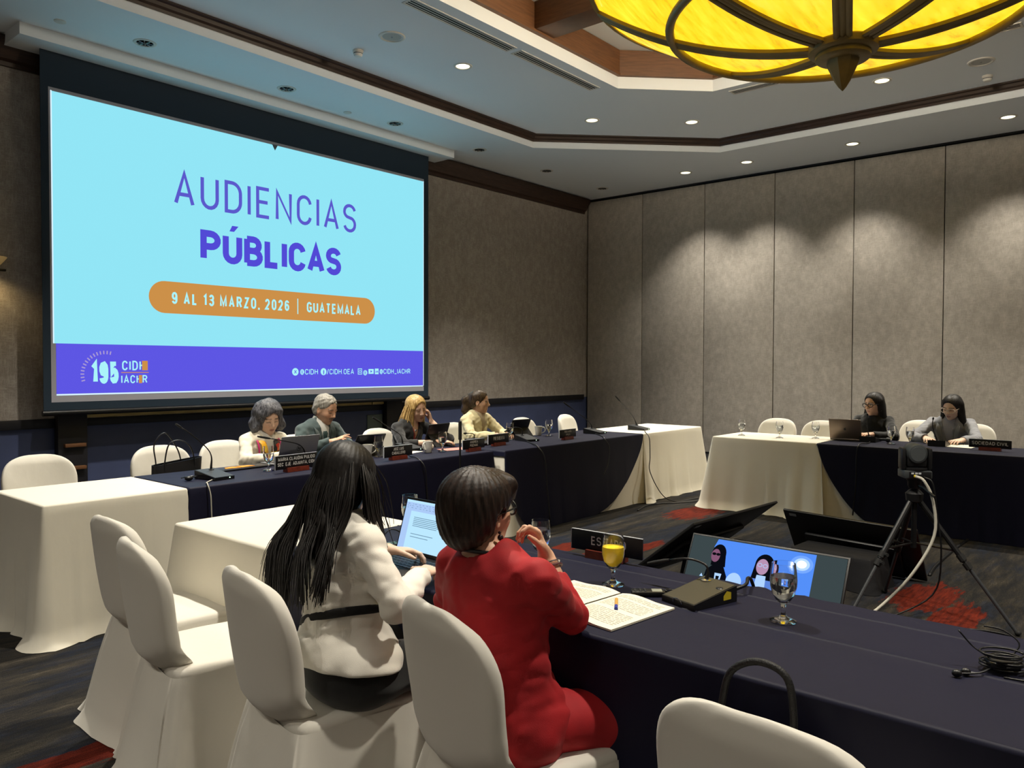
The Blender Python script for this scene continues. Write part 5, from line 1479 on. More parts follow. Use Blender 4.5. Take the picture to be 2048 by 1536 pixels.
# 8. woman in a grey blazer with clear glasses
def p8_extra(t, S, H, R, k, J, fw, up, sx):
    glasses(t, H, R, k, mat('clear_frames', '#d9c9bd', .25, coat=.5), 'glasses', 1.12, .026, .0034)
    lap = mat('grey_lapel', '#7b7d84', .85, sheen=.2); nb, ch = J['neck'], J['chest']
    for sd in (-1, 1):
        strip(t, 'lapel', [nb + sx * sd * .075 - fw * .02, ch + fw * .095 + sx * sd * .090 + up * .07, ch + fw * .124 + sx * sd * .070 - up * .04, ch + fw * .122 + sx * sd * .06 - up * .15], .020, lap, .004, sx + up * .5 * sd)
P8 = person(dict(label='woman in a grey blazer with clear-framed glasses and long dark hair, reading', loc=(9.17, 1.80, 0), rz=PI,
    head=(.20, .03, 1.085), look=(-14, 20, -4), skin=dict(base='#e3c1aa', closed=True, brow='#1d120d'),
    joints=dict(pelvis=(.0, 0, .53), waist=(.05, 0, .69), chest=(.10, .0, .85), neck=(.13, .0, .975), shL=(.10, .19, .925), shR=(.10, -.185, .925),
                elL=(.38, .29, .775), elR=(.40, -.27, .775), wrL=(.62, .20, .79), wrR=(.66, -.10, .795), knL=(.42, .10, .50), knR=(.42, -.10, .50), anL=(.40, .10, .09), anR=(.40, -.10, .09)),
    handL=dict(d=(.9, -.35, -.02), n=(0, .1, 1), side=(0, -1, 0), curl=(12, 18, 14)), handR=dict(d=(.85, .3, .0), n=(0, 0, 1), side=(0, 1, 0), curl=(20, 30, 20)),
    jacket=dict(name='blazer', mat=fabric('grey_blazer', '#8a8c92', '#80828a'), vneck=(0, .034, .14), sleeve=1.1, fit=1.03, wr=.005), shirt=dict(name='top', mat=fabric('pale_grey_top', '#a3a2aa'), collar=True),
    legs=dict(name='trousers', mat=fabric('grey_trousers', '#5a5c62')), hair=hair_straight(), extra=p8_extra))
# ------------------------------------------------------------------ things on and around the tables
T = TH + .001
G_GL = 'stemmed water glasses'
def goblet(x, y, label, fill=.7, liquid='water', s=1.0, group=G_GL):
    t = thing('stemmed_glass', label, 'glass', (x, y, T), 0, group)
    out = [(.001, .0), (.037, .0), (.038, .003), (.030, .007), (.012, .014), (.0065, .024), (.006, .040), (.010, .052), (.022, .064), (.032, .082), (.0375, .104), (.0385, .122), (.0365, .148), (.0335, .172)]
    inn = [(.0322, .172), (.0352, .148), (.0372, .122), (.0362, .104), (.0308, .082), (.0205, .066), (.008, .058), (.001, .057)]
    m = MB(); m.lathe([(r * s, z * s) for r, z in out + inn], 36); m.build('glass_body', M['glass'], t, smooth=60)
    zt = .060 + fill * .105
    prof = [(.001, .0585), (.0075, .0595), (.0198, .067)] + [(r + .0004, z) for r, z in reversed(inn[:5]) if z < zt - .002]
    rr = np.interp(zt, [.066, .082, .104, .122, .148, .172], [.0205, .0308, .0362, .0372, .0352, .0322]) + .0004
    prof += [(float(rr), zt), (.001, zt)]
    m = MB(); m.lathe([(r * s, z * s) for r, z in prof], 32); m.build('juice' if liquid == 'juice' else 'water', M[liquid], t, smooth=50)
    return t
goblet(2.36, 2.60, 'water glass behind the open laptop of the woman in cream', .55)
goblet(2.30, 1.815, 'water glass beside the raised hand of the woman in red', .75)
goblet(2.262, 1.468, 'stemmed glass of orange juice before the ESTADO nameplate', .68, 'juice')
goblet(2.265, .879, 'water glass right of the conference microphone in the foreground', .70)
goblet(3.118, 4.911, 'water glass before the grey laptop and woman with scarf', .55)
goblet(4.166, 4.967, 'water glass next to the white mug by the man in a suit', .6)
goblet(4.80, 4.871, 'water glass between white mug and dark tablet, near the blonde woman', .6)
goblet(5.99, 5.119, 'water glass in front of the ponytailed woman behind the PRESIDENTA plate', .6)
goblet(6.607, 5.102, 'water glass right of the black tablet under the empty chair', .6)
for y, x, lab in [(3.60, 8.05, 'water glass at the far left on the white partition table'), (3.179, 8.038, 'middle water glass on the white partition table'), (2.878, 8.235, 'water glass on the white partition table closest to the laptop'),
                  (2.126, 8.147, 'water glass between handheld microphone and camera on the partition table'), (1.963, 8.166, 'water glass half hidden by the video camera head')]:
    goblet(x, y, lab, .68)

def mug(x, y, rz, label):
    t = thing('mug', label, 'mug', (x, y, T), rz, 'white coffee mugs')
    m = MB(); m.lathe([(.001, 0), (.029, 0), (.032, .003), (.035, .05), (.0425, .098), (.0405, .098), (.033, .05), (.029, .008), (.001, .006)], 32); m.build('cup', M['mug'], t, smooth=50)
    m = MB(); m.tube(bez([(.037, 0, .082), (.058, 0, .086), (.072, 0, .066), (.066, 0, .040), (.034, 0, .022)], 20), .0055, 8); m.build('handle', M['mug'], t, smooth=180)
mug(4.13, 5.06, D(-20), 'white mug beside the tablet of the man in a suit')
mug(4.655, 4.90, D(190), 'white mug before the blonde woman, handle turned left')
mug(6.579, 5.222, D(-40), 'white mug beside the black tablet at the empty chair')

def nameplate(x, y, rz, w, h, lines, label, xo=0, ch=None, wid=None):
    t = thing('nameplate', label, 'nameplate', (x, y, T), rz, 'black nameplates with white lettering')
    z0 = .022
    m = MB(); m.box(-w / 2, w / 2, -.004, .004, z0, z0 + h, .0015); m.build('plate', M['black'], t)
    m = MB(); m.box(-w / 2 - .003, -w / 2 - .0002, -.0045, .0045, z0, z0 + h); m.box(-w / 2, w / 2, -.0045, .0045, z0 + h + .0002, z0 + h + .0022); m.build('plate_edge', M['plate_edge'], t)
    m = MB()
    pr = [(-.026, 0), (.026, 0), (.022, .030), (.006, .030), (.006, .0215), (-.006, .0215), (-.006, .030), (-.022, .030)]
    L = w * .26
    m.add([(-L, a, b) for a, b in pr] + [(L, a, b) for a, b in pr], [list(range(8))[::-1], list(range(8, 16))] + [[i, (i + 1) % 8, 8 + (i + 1) % 8, 8 + i] for i in range(8)])
    m.build('wooden_base', M['wood_red'], t)
    m = MB(); m.T = Matrix(((1, 0, 0, 0), (0, 0, 1, -.0055), (0, 1, 0, 0), (0, 0, 0, 1)))
    n = len(lines); c = ch or h * (.40 if n == 1 else .26)
    for i, ln in enumerate(lines):
        zc = z0 + h * (.56 if n == 1 else (.74 - .37 * i)); ww = (wid[i] if wid else .7) * w
        text_into(m, ln, -ww / 2 + xo, ww / 2 + xo, zc - c / 2, zc + c / 2, 0, .15)
    m.build('lettering', M['white'], t, smooth=None, clean=False)
nameplate(3.235, 4.745, D(6), .37, .095, ['MARIA CLAUDIA PULIDO', 'SEC. EJE. ADJUNTA, CIDH'], 'nameplate before the grey laptop, two lines of small capitals', wid=[.88, .90], ch=.024)
nameplate(4.165, 4.725, D(3), .31, .085, ['JOSÉ LUIS', 'CABALLERO'], 'nameplate reading JOSÉ LUIS CABALLERO on the navy table', wid=[.36, .46], ch=.023)
nameplate(5.00, 4.69, D(4), .30, .080, ['ANDREA', 'POCHAK'], 'nameplate reading ANDREA POCHAK beside the thin black stand', wid=[.36, .36], ch=.022)
nameplate(5.50, 4.84, D(3), .31, .085, ['PRESIDENTA'], 'nameplate reading PRESIDENTA in bold capitals before the ponytailed woman', wid=[.52], ch=.034)
nameplate(6.42, 4.72, D(3), .30, .080, ['ROSA MARÍA', 'ÁVILA'], 'nameplate before the black tablet and empty chair, rightmost under the screen', wid=[.42, .26], ch=.020)
nameplate(8.09, 1.29, D(-92), .33, .075, ['SOCIEDAD CIVIL'], 'nameplate reading SOCIEDAD CIVIL on the partition table', wid=[.86], ch=.030)
nameplate(2.54, 1.68, D(-89), .32, .078, ['ESTADO'], 'nameplate on the foreground table partly hidden by the orange juice', wid=[.49], ch=.034, xo=.012)

def mic(x, y, rz, neck, label, s=1.0, light=True, big=False):
    """neck in world offsets from the base origin"""
    t = thing('gooseneck_microphone', label, 'microphone', (x, y, T), rz, 'gooseneck conference microphones')
    w, d0, h0, h1 = (.075, .12, .020, .055)
    m = MB()
    P = [(-d0, 0), (d0 * .75, 0), (d0 * .75, h1), (-d0, h0)]
    m.add([(-w * s, a * s, b * s) for a, b in P] + [(w * s, a * s, b * s) for a, b in P], [[0, 1, 2, 3][::-1], [4, 5, 6, 7], [0, 4, 7, 3][::-1], [1, 2, 6, 5], [0, 1, 5, 4], [3, 7, 6, 2]])
    m.build('base', M['black'], t)
    m = MB(); e = .004
    m.add([(-w * s + e, -d0 * s + e, h0 * s + .0015), (w * s - e, -d0 * s + e, h0 * s + .0015), (w * s - e, d0 * .75 * s - e, h1 * s + .0012), (-w * s + e, d0 * .75 * s - e, h1 * s + .0012)], [[0, 1, 2, 3]]); m.build('top_plate', M['grille'] if big else M['dark_grey'], t)
    iv = Matrix.Rotation(-rz, 4, 'Z')
    pts = bez([iv @ Vector(p) for p in neck], 28)
    b = pts[0]
    m = MB(); m.lathe([(.016, -.008), (.019, -.002), (.019, .003), (.012, .006)], 20, (b.x, b.y, b.z)); m.build('neck_collar', M['chrome'] if big else M['dark_grey'], t)
    n = len(pts); cut_ = int(n * .86)
    m = MB(); m.tube(pts[:cut_ + 1], [.0085 * (1 - .55 * min(1, i / (n * .28))) if True else .004 for i in range(cut_ + 1)], 8); m.build('gooseneck', M['black'], t, smooth=180)
    m = MB(); q = pts[cut_:]; m.tube(q, [.0055] + [.0078] * (len(q) - 2) + [.006], 10); m.build('capsule', M['black_matte'], t, smooth=60)
    if light:
        m = MB(); m.ball((w * s * .5, -d0 * s - .001, .012), .0045, 8, 6); m.build('indicator_light', M['led'], t)
    if big:
        for a, bb in ((-.6, .55), (.62, .30)):
            m = MB(); zz = (h0 + (h1 - h0) * (bb * d0 + d0) / (1.75 * d0)) * s
            m.lathe([(.001, .0035), (.010, .003), (.013, .0005)], 16, (a * w * s, bb * d0 * s, zz)); m.build('button', M['black'], t)
        m = MB(); m.tube([(.001 + .018 * math.cos(a), -d0 * s - .002 - .004 * math.sin(a), .010 + .016 * math.sin(a)) for a in np.linspace(0, PI, 12)], .0016, 6); m.build('wire_clip', M['chrome'], t)
        m = MB(); m.add([(w * s + .0006, .02, .012), (w * s + .0006, .055, .012), (w * s + .0006, .055, .034), (w * s + .0006, .035, .040), (w * s + .0006, .02, .026)], [[0, 1, 2, 3, 4]]); m.build('sticker', M['yellow'], t)
    return t
mic(2.66, 4.84, D(8), [(.02, .06, .05), (.01, .055, .165), (-.11, .05, .285), (-.225, .05, .368)], 'gooseneck microphone at the left, rod leaning left above the black tote bag')
mic(3.50, 4.95, D(0), [(.0, .06, .05), (-.03, .05, .12), (-.10, .03, .163), (-.27, .0, .205), (-.455, -.02, .244)], 'gooseneck microphone curving left in front of the grey laptop')
mic(4.70, 5.20, D(0), [(-.01, .06, .05), (-.06, .03, .125), (-.15, .01, .175), (-.40, 0, .305)], 'gooseneck microphone leaning left before the blonde woman')
mic(5.43, 5.05, D(0), [(0, .05, .05), (0, .03, .07), (-.06, .0, .108), (-.20, -.02, .120)], 'gooseneck microphone bent low behind the ANDREA POCHAK plate')
mic(6.05, 4.96, D(-15), [(.0, .05, .05), (-.02, .04, .11), (-.12, .04, .136), (-.28, .04, .105)], 'gooseneck microphone bent over beside the PRESIDENTA plate')
mic(7.19, 4.93, D(5), [(.04, .05, .05), (-.01, .04, .11), (-.16, .04, .195), (-.51, .04, .360)], 'gooseneck microphone leaning left, second from the right under the screen')
mic(7.93, 4.82, D(5), [(.06, .05, .05), (.0, .05, .13), (-.14, .05, .235), (-.40, .05, .403)], 'gooseneck microphone farthest right, on the edge of the white cloth')
mic(8.26, 2.35, D(90), [(-.03, .0, .05), (-.05, .01, .12), (-.06, .015, .22), (-.06, .01, .28)], 'gooseneck microphone upright beside the laptop before the woman in black')
mic(8.27, 1.74, D(90), [(-.05, .0, .05), (-.06, .03, .14), (-.065, .04, .20), (-.06, .035, .27)], 'gooseneck microphone upright before the woman in a grey blazer')
mic(2.30, 1.155, D(-106), [(.066, .02, .047), (.068, .015, .075), (.07, .03, .098), (.065, .10, .105), (.06, .235, .066)], 'large conference microphone unit in the foreground, neck bent to the left', .92, False, True)

def cable(name, label, pts, r=.004, m='black', group=None, n=40, part=None):
    mb = MB(); mb.tube(bez(pts, n), r, 7)
    return top(name, mb, M[m], label, 'cable', group=group, smooth=180)
gCb = 'microphone cables hanging over table fronts'
Yc = 4.485
cable('microphone_cable', 'pale cable pair hanging down the navy front under the leftmost microphone', [(2.66, 4.80, T + .006), (2.52, 4.66, T + .006), (2.475, 4.57, T + .010), (2.478, 4.54, .70), (2.478, 4.53, .60), (2.480, 4.52, .35)], .004, 'cable_w', gCb)
cable('microphone_cable', 'black cable looping off the table right of the JOSÉ LUIS CABALLERO plate', [(4.5, 5.0, T + .005), (4.36, 4.80, T + .005), (4.27, 4.62, T + .008), (4.27, 4.535, .70), (4.29, 4.53, .55), (4.31, 4.53, .2)], .005, 'black', gCb)
cable('microphone_cable', 'black cable hanging down the navy front right of the PRESIDENTA plate', [(5.98, 4.90, T + .005), (5.82, 4.70, T + .005), (5.67, 4.52, T + .008), (5.67, 4.43, .66), (5.69, 4.42, .45), (5.72, 4.40, .07)], .006, 'black', gCb)
cable('microphone_cable', 'black cable drooping over the edge below the second microphone from right', [(7.12, 4.86, T + .005), (6.90, 4.62, T + .005), (6.75, 4.50, T + .006), (6.75, 4.435, .66), (6.70, 4.42, .50), (6.62, 4.42, .40)], .005, 'black', gCb)
cable('microphone_cable', 'black cable running down the white cloth from the rightmost microphone', [(7.95, 4.74, T + .005), (7.65, 4.55, T + .006), (7.55, 4.44, .70), (7.50, 4.40, .50), (7.45, 4.37, .35), (7.62, 4.33, .10), (7.75, 4.25, .006), (8.0, 4.15, .006), (8.15, 4.12, .006)], .005, 'black', gCb)
cable('floor_cable', 'thin black cable lying on carpet before the white corner table', [(7.0, 4.25, .006), (7.4, 4.33, .006), (7.7, 4.15, .006), (8.0, 4.02, .006), (8.45, 3.98, .006)], .006)
cable('microphone_cable', 'black cable hanging in front of the partition table below the open laptop', [(8.20, 2.33, T + .005), (8.02, 2.30, T + .006), (7.74, 2.30, T + .01), (7.70, 2.31, .65), (7.69, 2.31, .4), (7.68, 2.33, .1)], .006, 'black', gCb)
cable('microphone_cable', 'thick black cable running from the foreground microphone towards the monitor', [(2.41, 1.10, T + .02), (2.46, 1.08, T + .03), (2.52, 1.10, T + .035), (2.575, 1.11, T + .012), (2.60, 1.11, .70), (2.61, 1.12, .5)], .006)

def laptop(x, y, rz, tilt, w, d, m, label, screen=None, logo=None, keys=True):
    """user side is local -y; hinge along local x at y=+d/2"""
    t = thing('laptop', label, 'laptop', (x, y, T), rz)
    b = MB(); b.box(-w / 2, w / 2, -d / 2, d / 2, .001, .015, .004); b.build('base', m, t)
    if keys:
        k = MB()
        for r in range(5):
            for c in range(13): k.box(-w * .43 + c * w * .0665, -w * .43 + c * w * .0665 + w * .055, d * .28 - r * d * .105, d * .28 - r * d * .105 + d * .085, .015, .0168)
        k.build('keyboard', M['black'], t, label='black keys'); k = MB(); k.box(-w * .17, w * .17, -d * .44, -d * .20, .0145, .0156); k.build('touchpad', M['dark_grey'], t)
    h = d * .96
    u = Vector((0, math.sin(tilt), math.cos(tilt)))
    mt = frame_from((0, d / 2 - .004, .016), (1, 0, 0), Vector((1, 0, 0)).cross(u))
    l = MB(); l.T = mt; l.box(-w / 2, w / 2, 0, h, -.0065, 0, .003); lid = l.build('lid', m, t)
    l = MB(); l.T = mt; l.box(-w / 2 + .004, w / 2 - .004, .006, h - .004, .0002, .0012); l.build('bezel', M['black'], lid)
    if screen: screen(t, mt, w, h)
    if logo: logo(t, mt, w, h)
    return t
def word_doc(t, mt, w, h):
    x0, x1, y0, y1 = -w / 2 + .010, w / 2 - .010, .016, h - .010
    m = MB(); m.T = mt; quad2 = lambda a, b, c, d, z, k: m.add([(a, c, z), (b, c, z), (b, d, z), (a, d, z)], [[0, 1, 2, 3]], k)
    W, Hh = x1 - x0, y1 - y0
    quad2(x0, x1, y0, y1, .0022, 0); quad2(x0 + W * .12, x1 - W * .06, y0, y1 - Hh * .22, .0026, 1); quad2(x0, x1, y1 - Hh * .05, y1, .0026, 1)
    rnd = random.Random(2)
    for r in range(3):
        xx = x0 + W * .03
        while xx < x1 - W * .06:
            l = rnd.uniform(.012, .04) * W; quad2(xx, xx + l, y1 - Hh * (.085 + .04 * r), y1 - Hh * (.075 + .04 * r), .003, 2); xx += l + rnd.uniform(.02, .06) * W
    for i in range(6): quad2(x0 + W * .20, x0 + W * (.86 if i < 5 else .66), y1 - Hh * (.345 + .035 * i), y1 - Hh * (.333 + .035 * i), .003, 3)
    for i, e in enumerate((.62, .54)): quad2(x0 + W * .20, x0 + W * e, y1 - Hh * (.68 + .06 * i), y1 - Hh * (.668 + .06 * i), .003, 3)
    m.build('display', [emis('doc_frame', '#a5c3ee', .95), emis('doc_page', '#b5e0fb', .95), emis('doc_icons', '#7f9fc6', .8), emis('doc_text', '#6f93a8', .7)], t, smooth=None, clean=False)
laptop(1.945, 2.20, D(-93), D(17), .33, .225, M['black'], 'open black laptop with a bright text document before the woman in cream', word_doc)
def ring_logo(t, mt, w, h):
    m = MB(); m.T = mt @ Matrix(((-1, 0, 0, 0), (0, 1, 0, h * .55), (0, 0, -1, -.0072), (0, 0, 0, 1)))
    r = .022
    m.add([((r if k % 2 else r * .86) * math.cos(PI * (k // 2) / 16), (r if k % 2 else r * .86) * math.sin(PI * (k // 2) / 16), 0) for k in range(66)], [[2 * k, 2 * k + 1, 2 * k + 3, 2 * k + 2] for k in range(32)])
    text_into(m, 'hp', -.012, .012, -.010, .012, .0002, .2)
    m.build('round_logo', M['black'], t, smooth=None, clean=False)
laptop(3.44, 5.16, D(180), D(18), .33, .225, M['silver'], 'open grey laptop, its lid towards us, before the woman with scarf', None, ring_logo)
def fruit_logo(t, mt, w, h):
    m = MB(); m.T = mt @ Matrix(((-1, 0, 0, 0), (0, 1, 0, h * .5), (0, 0, -1, -.0072), (0, 0, 0, 1)))
    P = []
    for k in range(30):
        a = 2 * PI * k / 30; r = .013 * (1 - .10 * math.cos(a - PI / 2) ** 8) * (1 - .28 * max(0, math.cos(a - .15)) ** 10); P.append((r * math.cos(a), r * 1.05 * math.sin(a), 0))
    m.add(P, [list(range(30))]); m.add([(.001, .015, 0), (.007, .021, 0), (.006, .015, 0)], [[0, 1, 2]])
    m.build('lid_emblem', M['dark_grey'], t, smooth=None, clean=False)
laptop(8.34, 2.575, D(90), D(14), .31, .215, M['space'], 'open bronze-grey laptop with lid towards us on the partition table', None, fruit_logo)

def tablet(x, y, rz, w, h, tilt, label, m='black', stand=True):
    t = thing('tablet', label, 'tablet', (x, y, T), rz)
    u = Vector((0, math.sin(tilt), math.cos(tilt))); mt = frame_from((0, 0, .004), (1, 0, 0), Vector((1, 0, 0)).cross(u))
    b = MB(); b.T = mt; b.box(-w / 2, w / 2, 0, h, -.012, 0, .004); b.build('case', M[m], t)
    b = MB(); b.T = mt; b.box(-w / 2 + .008, w / 2 - .008, .008, h - .008, .0002, .001); b.build('glass_front', M['black'], t)
    if stand:
        hy = h * .55 * math.sin(tilt); hz = h * .55 * math.cos(tilt)
        b = MB(); b.add([(-w * .45, hy + .012, hz), (w * .45, hy + .012, hz), (w * .45, hy + .11, .001), (-w * .45, hy + .11, .001), (-w * .45, hy + .008, hz), (w * .45, hy + .008, hz), (w * .45, hy + .104, .001), (-w * .45, hy + .104, .001)], [[0, 1, 2, 3], [7, 6, 5, 4], [0, 4, 5, 1], [2, 6, 7, 3], [1, 5, 6, 2], [0, 3, 7, 4]]); b.build('stand_flap', M['black_matte'], t)
    b = MB(); b.T = mt; b.box(w * .36, w * .46, h * .82, h * .95, -.0145, -.0118, .001); b.build('camera_bump', M['dark_grey'], t)
    return t
tablet(4.21, 5.20, D(172), .27, .21, D(34), 'dark blue-black tablet propped up before the man in a suit')
tablet(5.12, 5.32, D(186), .30, .215, D(20), 'black tablet standing behind a water glass near the blonde woman')
tablet(6.22, 5.24, D(176), .27, .21, D(24), 'black tablet on a stand beside a white mug and empty chair')

# flat things on the head table
m = MB(); m.ball((0, 0, 0), (.028, .020, .016), 14, 8); m.tube(bez([(.02, 0, .004), (.06, .02, .004), (.05, .05, .004), (.0, .045, .004), (-.04, .02, .004)], 20), .004, 6)
top('interpretation_receiver', m, M['black'], 'small black earpiece receiver on the navy table left of the first microphone', 'receiver', (2.50, 4.85, T + .016))
t = thing('folder', 'black leather folder with an orange tab on the navy table by the grey-haired woman', 'folder', (3.02, 5.13, T), D(4))
m = MB(); m.box(-.24, .24, -.06, .10, 0, .012, .004); m.build('cover', M['strap'], t)
for s_ in (-1, 1):
    m = MB(); m.prism([(s_ * .004, -.03), (s_ * .12, -.015), (s_ * .10, .03), (s_ * .05, .05), (s_ * .008, .045)], .0125, .0155); m.build('orange_flap', M['orange'], t)
def sheets(x, y, rz, w, h, label, name='paper_sheet', n=2, m='paper', cat='paper'):
    t = thing(name, label, cat, (x, y, T), rz)
    for k in range(n):
        b = MB(); b.box(-w / 2 + .004 * k, w / 2 + .003 * k, -h / 2 - .004 * k, h / 2 - .003 * k, .0006 * k, .0006 * k + .0005); b.build('sheet', M[m], t)
    return t
sheets(4.56, 5.04, D(14), .21, .15, 'white papers under a tangle of cords before the blonde woman')
sheets(5.02, 4.93, D(-8), .30, .16, 'pinkish papers beside the ANDREA POCHAK plate', m='pink')
m = MB()
rnd = random.Random(6)
for k in range(5): m.tube(bez([(rnd.uniform(-.06, .06), rnd.uniform(-.03, .03), .006 + .004 * k) for _ in range(5)], 24), .003, 6)
top('earphone_cord', m, M['cable_w'], 'white tangled earphone cord on papers left of a mug', 'cord', (4.50, 5.0, T + .002), smooth=180)
m = MB(); m.ball((0, 0, .03), (.03, .03, .03), 16, 10); top('paper_napkin', m, M['paper'], 'crumpled white napkin between white mug and dark tablet', 'napkin', (4.80, 5.02, T))
sheets(8.36, 1.56, D(85), .23, .30, 'white sheets under the hands of the woman in a grey blazer')
t = thing('handheld_microphone', 'black handheld microphone lying on the partition table', 'microphone', (8.30, 2.22, T + .024), D(70))
m = MB(); m.tube([(-.01, 0, 0), (.06, 0, -.003), (.14, 0, -.006)], [.014, .013, .010], 12); m.build('body', M['black'], t)
m = MB(); m.ball((-.03, 0, 0), (.026, .024, .024), 16, 10); m.build('grille', M['dark_grey'], t)

# black tote bag on the second chair
t = thing('tote_bag', 'black leather tote bag with two tall handles standing on a white chair', 'bag', (2.765, 5.55, .463), D(-2))
m = MB()
rows = []
for k in range(44):
    a = 2 * PI * k / 44; c_, s_ = math.cos(a), math.sin(a)
    x = math.copysign(abs(c_) ** .45, c_); y = math.copysign(abs(s_) ** .5, s_)
    rows.append([(x * .15, y * .075, 0), (x * .155, y * .078, .02), (x * .168, y * .066, .20), (x * .178 + .008, y * .045, .335 + .02 * x), (x * .174 + .008, y * .040, .335 + .02 * x), (x * .15, y * .05, .05)])
m.grid(rows, closeu=True); m.add([(r[0][0], r[0][1], 0) for r in rows], [list(range(44))[::-1]])
m.build('body', M['strap'], t, smooth=50)
for s_ in (-1, 1):
    m = MB(); m.tube(bez([(-.115 + .012 * s_, -.044 * s_, .22), (-.115 + .012 * s_, -.046 * s_, .33), (-.105 + .03 * s_, -.05 * s_, .46), (-.03 + .03 * s_, -.05 * s_, .515 - .025 * s_), (.05 + .03 * s_, -.05 * s_, .44), (.085 + .03 * s_, -.046 * s_, .335), (.09 + .03 * s_, -.044 * s_, .22)], 36), .009, 8, flat=.45); m.build('handle', M['strap'], t, smooth=180)
# bag on the foreground chair, only its handle shows
t = thing('handbag', 'black handbag on the foreground chair, its round cord handle rising behind the backrest', 'bag', (1.72, .73, .464), 0)
m = MB()
rows = []
for k in range(36):
    a = 2 * PI * k / 36; c_, s_ = math.cos(a), math.sin(a)
    x = math.copysign(abs(c_) ** .5, c_); y = math.copysign(abs(s_) ** .5, s_)
    rows.append([(x * .06, y * .15, 0), (x * .065, y * .155, .03), (x * .05, y * .145, .14), (x * .022, y * .13, .19), (x * .001, y * .125, .192)])
m.grid(rows, closeu=True); m.add([(r[0][0], r[0][1], 0) for r in rows], [list(range(36))[::-1]]); m.build('body', M['strap'], t, smooth=50)
m = MB(); m.tube(bez([(0, .085, .17), (0, .080, .25), (0, .058, .325), (0, -.005, .362), (0, -.070, .345), (0, -.088, .27), (0, -.088, .17)], 40), .0085, 10); m.build('handle', M['rope'], t, smooth=180)

# thin black stand in front of the head table
t = thing('microphone_stand', 'thin black upright stand with thick top before the navy table gap', 'stand', (4.43, 4.30, 0))
m = MB(); m.lathe([(.001, .0), (.13, .0), (.13, .012), (.04, .022), (.012, .03)], 32); m.build('round_base', M['black'], t)
m = MB(); m.tube([(0, 0, .025), (0, 0, .93)], .0075, 10); m.build('pole', M['black'], t)
m = MB(); m.tube([(0, 0, .915), (0, 0, 1.06)], .014, 12); m.build('upper_sleeve', M['black_matte'], t)

# foreground papers, pen, recorder, headset
t = thing('open_booklet', 'open printed booklet on the navy table beside the woman in red', 'booklet', (2.03, 1.40, T), D(-97))
for s_, nm in ((1, 0), (-1, 1)):
    m = MB(); rows = []
    for i in range(13):
        u = i / 12; x = s_ * (.004 + .206 * u); z = .004 + .010 * math.sin(PI * min(1, u * 1.4)) * (1 - u) + .002
        rows.append([(x, -.15, z), (x, .15, z)])
    m.grid(rows, flip=s_ > 0); rows2 = [[(p[0], p[1], .0005) for p in r] for r in rows]; m.grid(rows2, flip=s_ < 0)
    m.add([rows[-1][0], rows[-1][1], rows2[-1][1], rows2[-1][0]], [[0, 1, 2, 3]]); m.add([r[0] for r in rows] + [r[0] for r in rows2][::-1], [list(range(26))]); m.add([r[1] for r in rows] + [r[1] for r in rows2][::-1], [list(range(26))[::-1]])
    pg = m.build('page', M['paper'], t, smooth=40)
    m = MB(); rnd = random.Random(5 + nm)
    for r in range(22):
        y = .125 - r * .0115
        if r in (3, 11, 12): continue
        xx = .025
        while xx < .185:
            l = min(rnd.uniform(.008, .03), .19 - xx); ax, bx = xx, xx + l
            q = []
            for X_ in (ax, bx):
                u = (X_ - .004) / .206; q.append((s_ * X_, .004 + .010 * math.sin(PI * min(1, u * 1.4)) * (1 - u) + .0026))
            m.add([(q[0][0], y, q[0][1]), (q[1][0], y, q[1][1]), (q[1][0], y + .0035, q[1][1]), (q[0][0], y + .0035, q[0][1])], [[0, 1, 2, 3]]); xx += l + .004
    m.build('printed_lines', M['ink'], pg, smooth=None, clean=False)
t = thing('pen', 'short pen with wooden barrel and blue end on the printed page', 'pen', (2.045, 1.315, T + .013), D(32))
m = MB(); m.tube([(-.015, 0, 0), (.055, 0, 0), (.068, 0, 0)], [.0055, .0055, .0015], 10); m.build('barrel', mat('pen_wood', '#c79a4a', .5), t)
m = MB(); m.tube([(-.045, 0, 0), (-.015, 0, 0)], .0058, 10); m.build('cap', M['blue'], t)
t = thing('voice_recorder', 'small black voice recorder with grey display left of the conference microphone', 'recorder', (2.235, 1.315, T), D(-52))
m = MB(); m.box(-.055, .055, -.022, .022, 0, .016, .004); m.build('body', M['black'], t)
m = MB(); m.box(.012, .045, -.016, .016, .0155, .0168, .0005); m.build('display', mat('lcd', '#8f9183', .3), t)
m = MB()
for i in range(3):
    for j in range(3): m.lathe([(.001, .0022), (.004, .002), (.0045, 0)], 10, (-.042 + i * .016, -.012 + j * .012, .016))
m.build('buttons', M['dark_grey'], t)
m = MB(); m.tube([(.055 + .02 + .02 * math.cos(a), .018 * math.sin(a), .006 + .001 * a) for a in np.linspace(-PI, 3.2 * PI, 40)], .0028, 6); m.build('earphone_lead', M['black'], t, smooth=180)
t = thing('receiver_box', 'small black receiver box with keys and looped wire left of the laptop', 'receiver', (2.115, 2.43, T), D(-20))
m = MB(); m.box(-.05, .05, -.03, .03, 0, .024, .004); m.build('body', M['black'], t)
m = MB()
for i in range(4):
    for j in range(3): m.box(-.042 + i * .021, -.026 + i * .021, -.022 + j * .016, -.011 + j * .016, .024, .0262, .0008)
m.build('keys', mat('key_green_grey', '#4d6a66', .4), t)
m = MB(); m.tube(bez([(-.03, .01, .025), (-.03, .02, .055), (.0, .03, .075), (.04, .03, .06), (.06, .02, .02), (.09, .03, .005)], 24), .0028, 6); m.build('wire_loop', M['black'], t, smooth=180)
t = thing('headset_bundle', 'black receiver with coiled headset wires at the right edge of the foreground table', 'headset', (2.25, .325, T), D(-60))
m = MB(); m.box(-.035, .035, -.024, .024, .004, .026, .006); m.build('receiver', M['strap'], t)
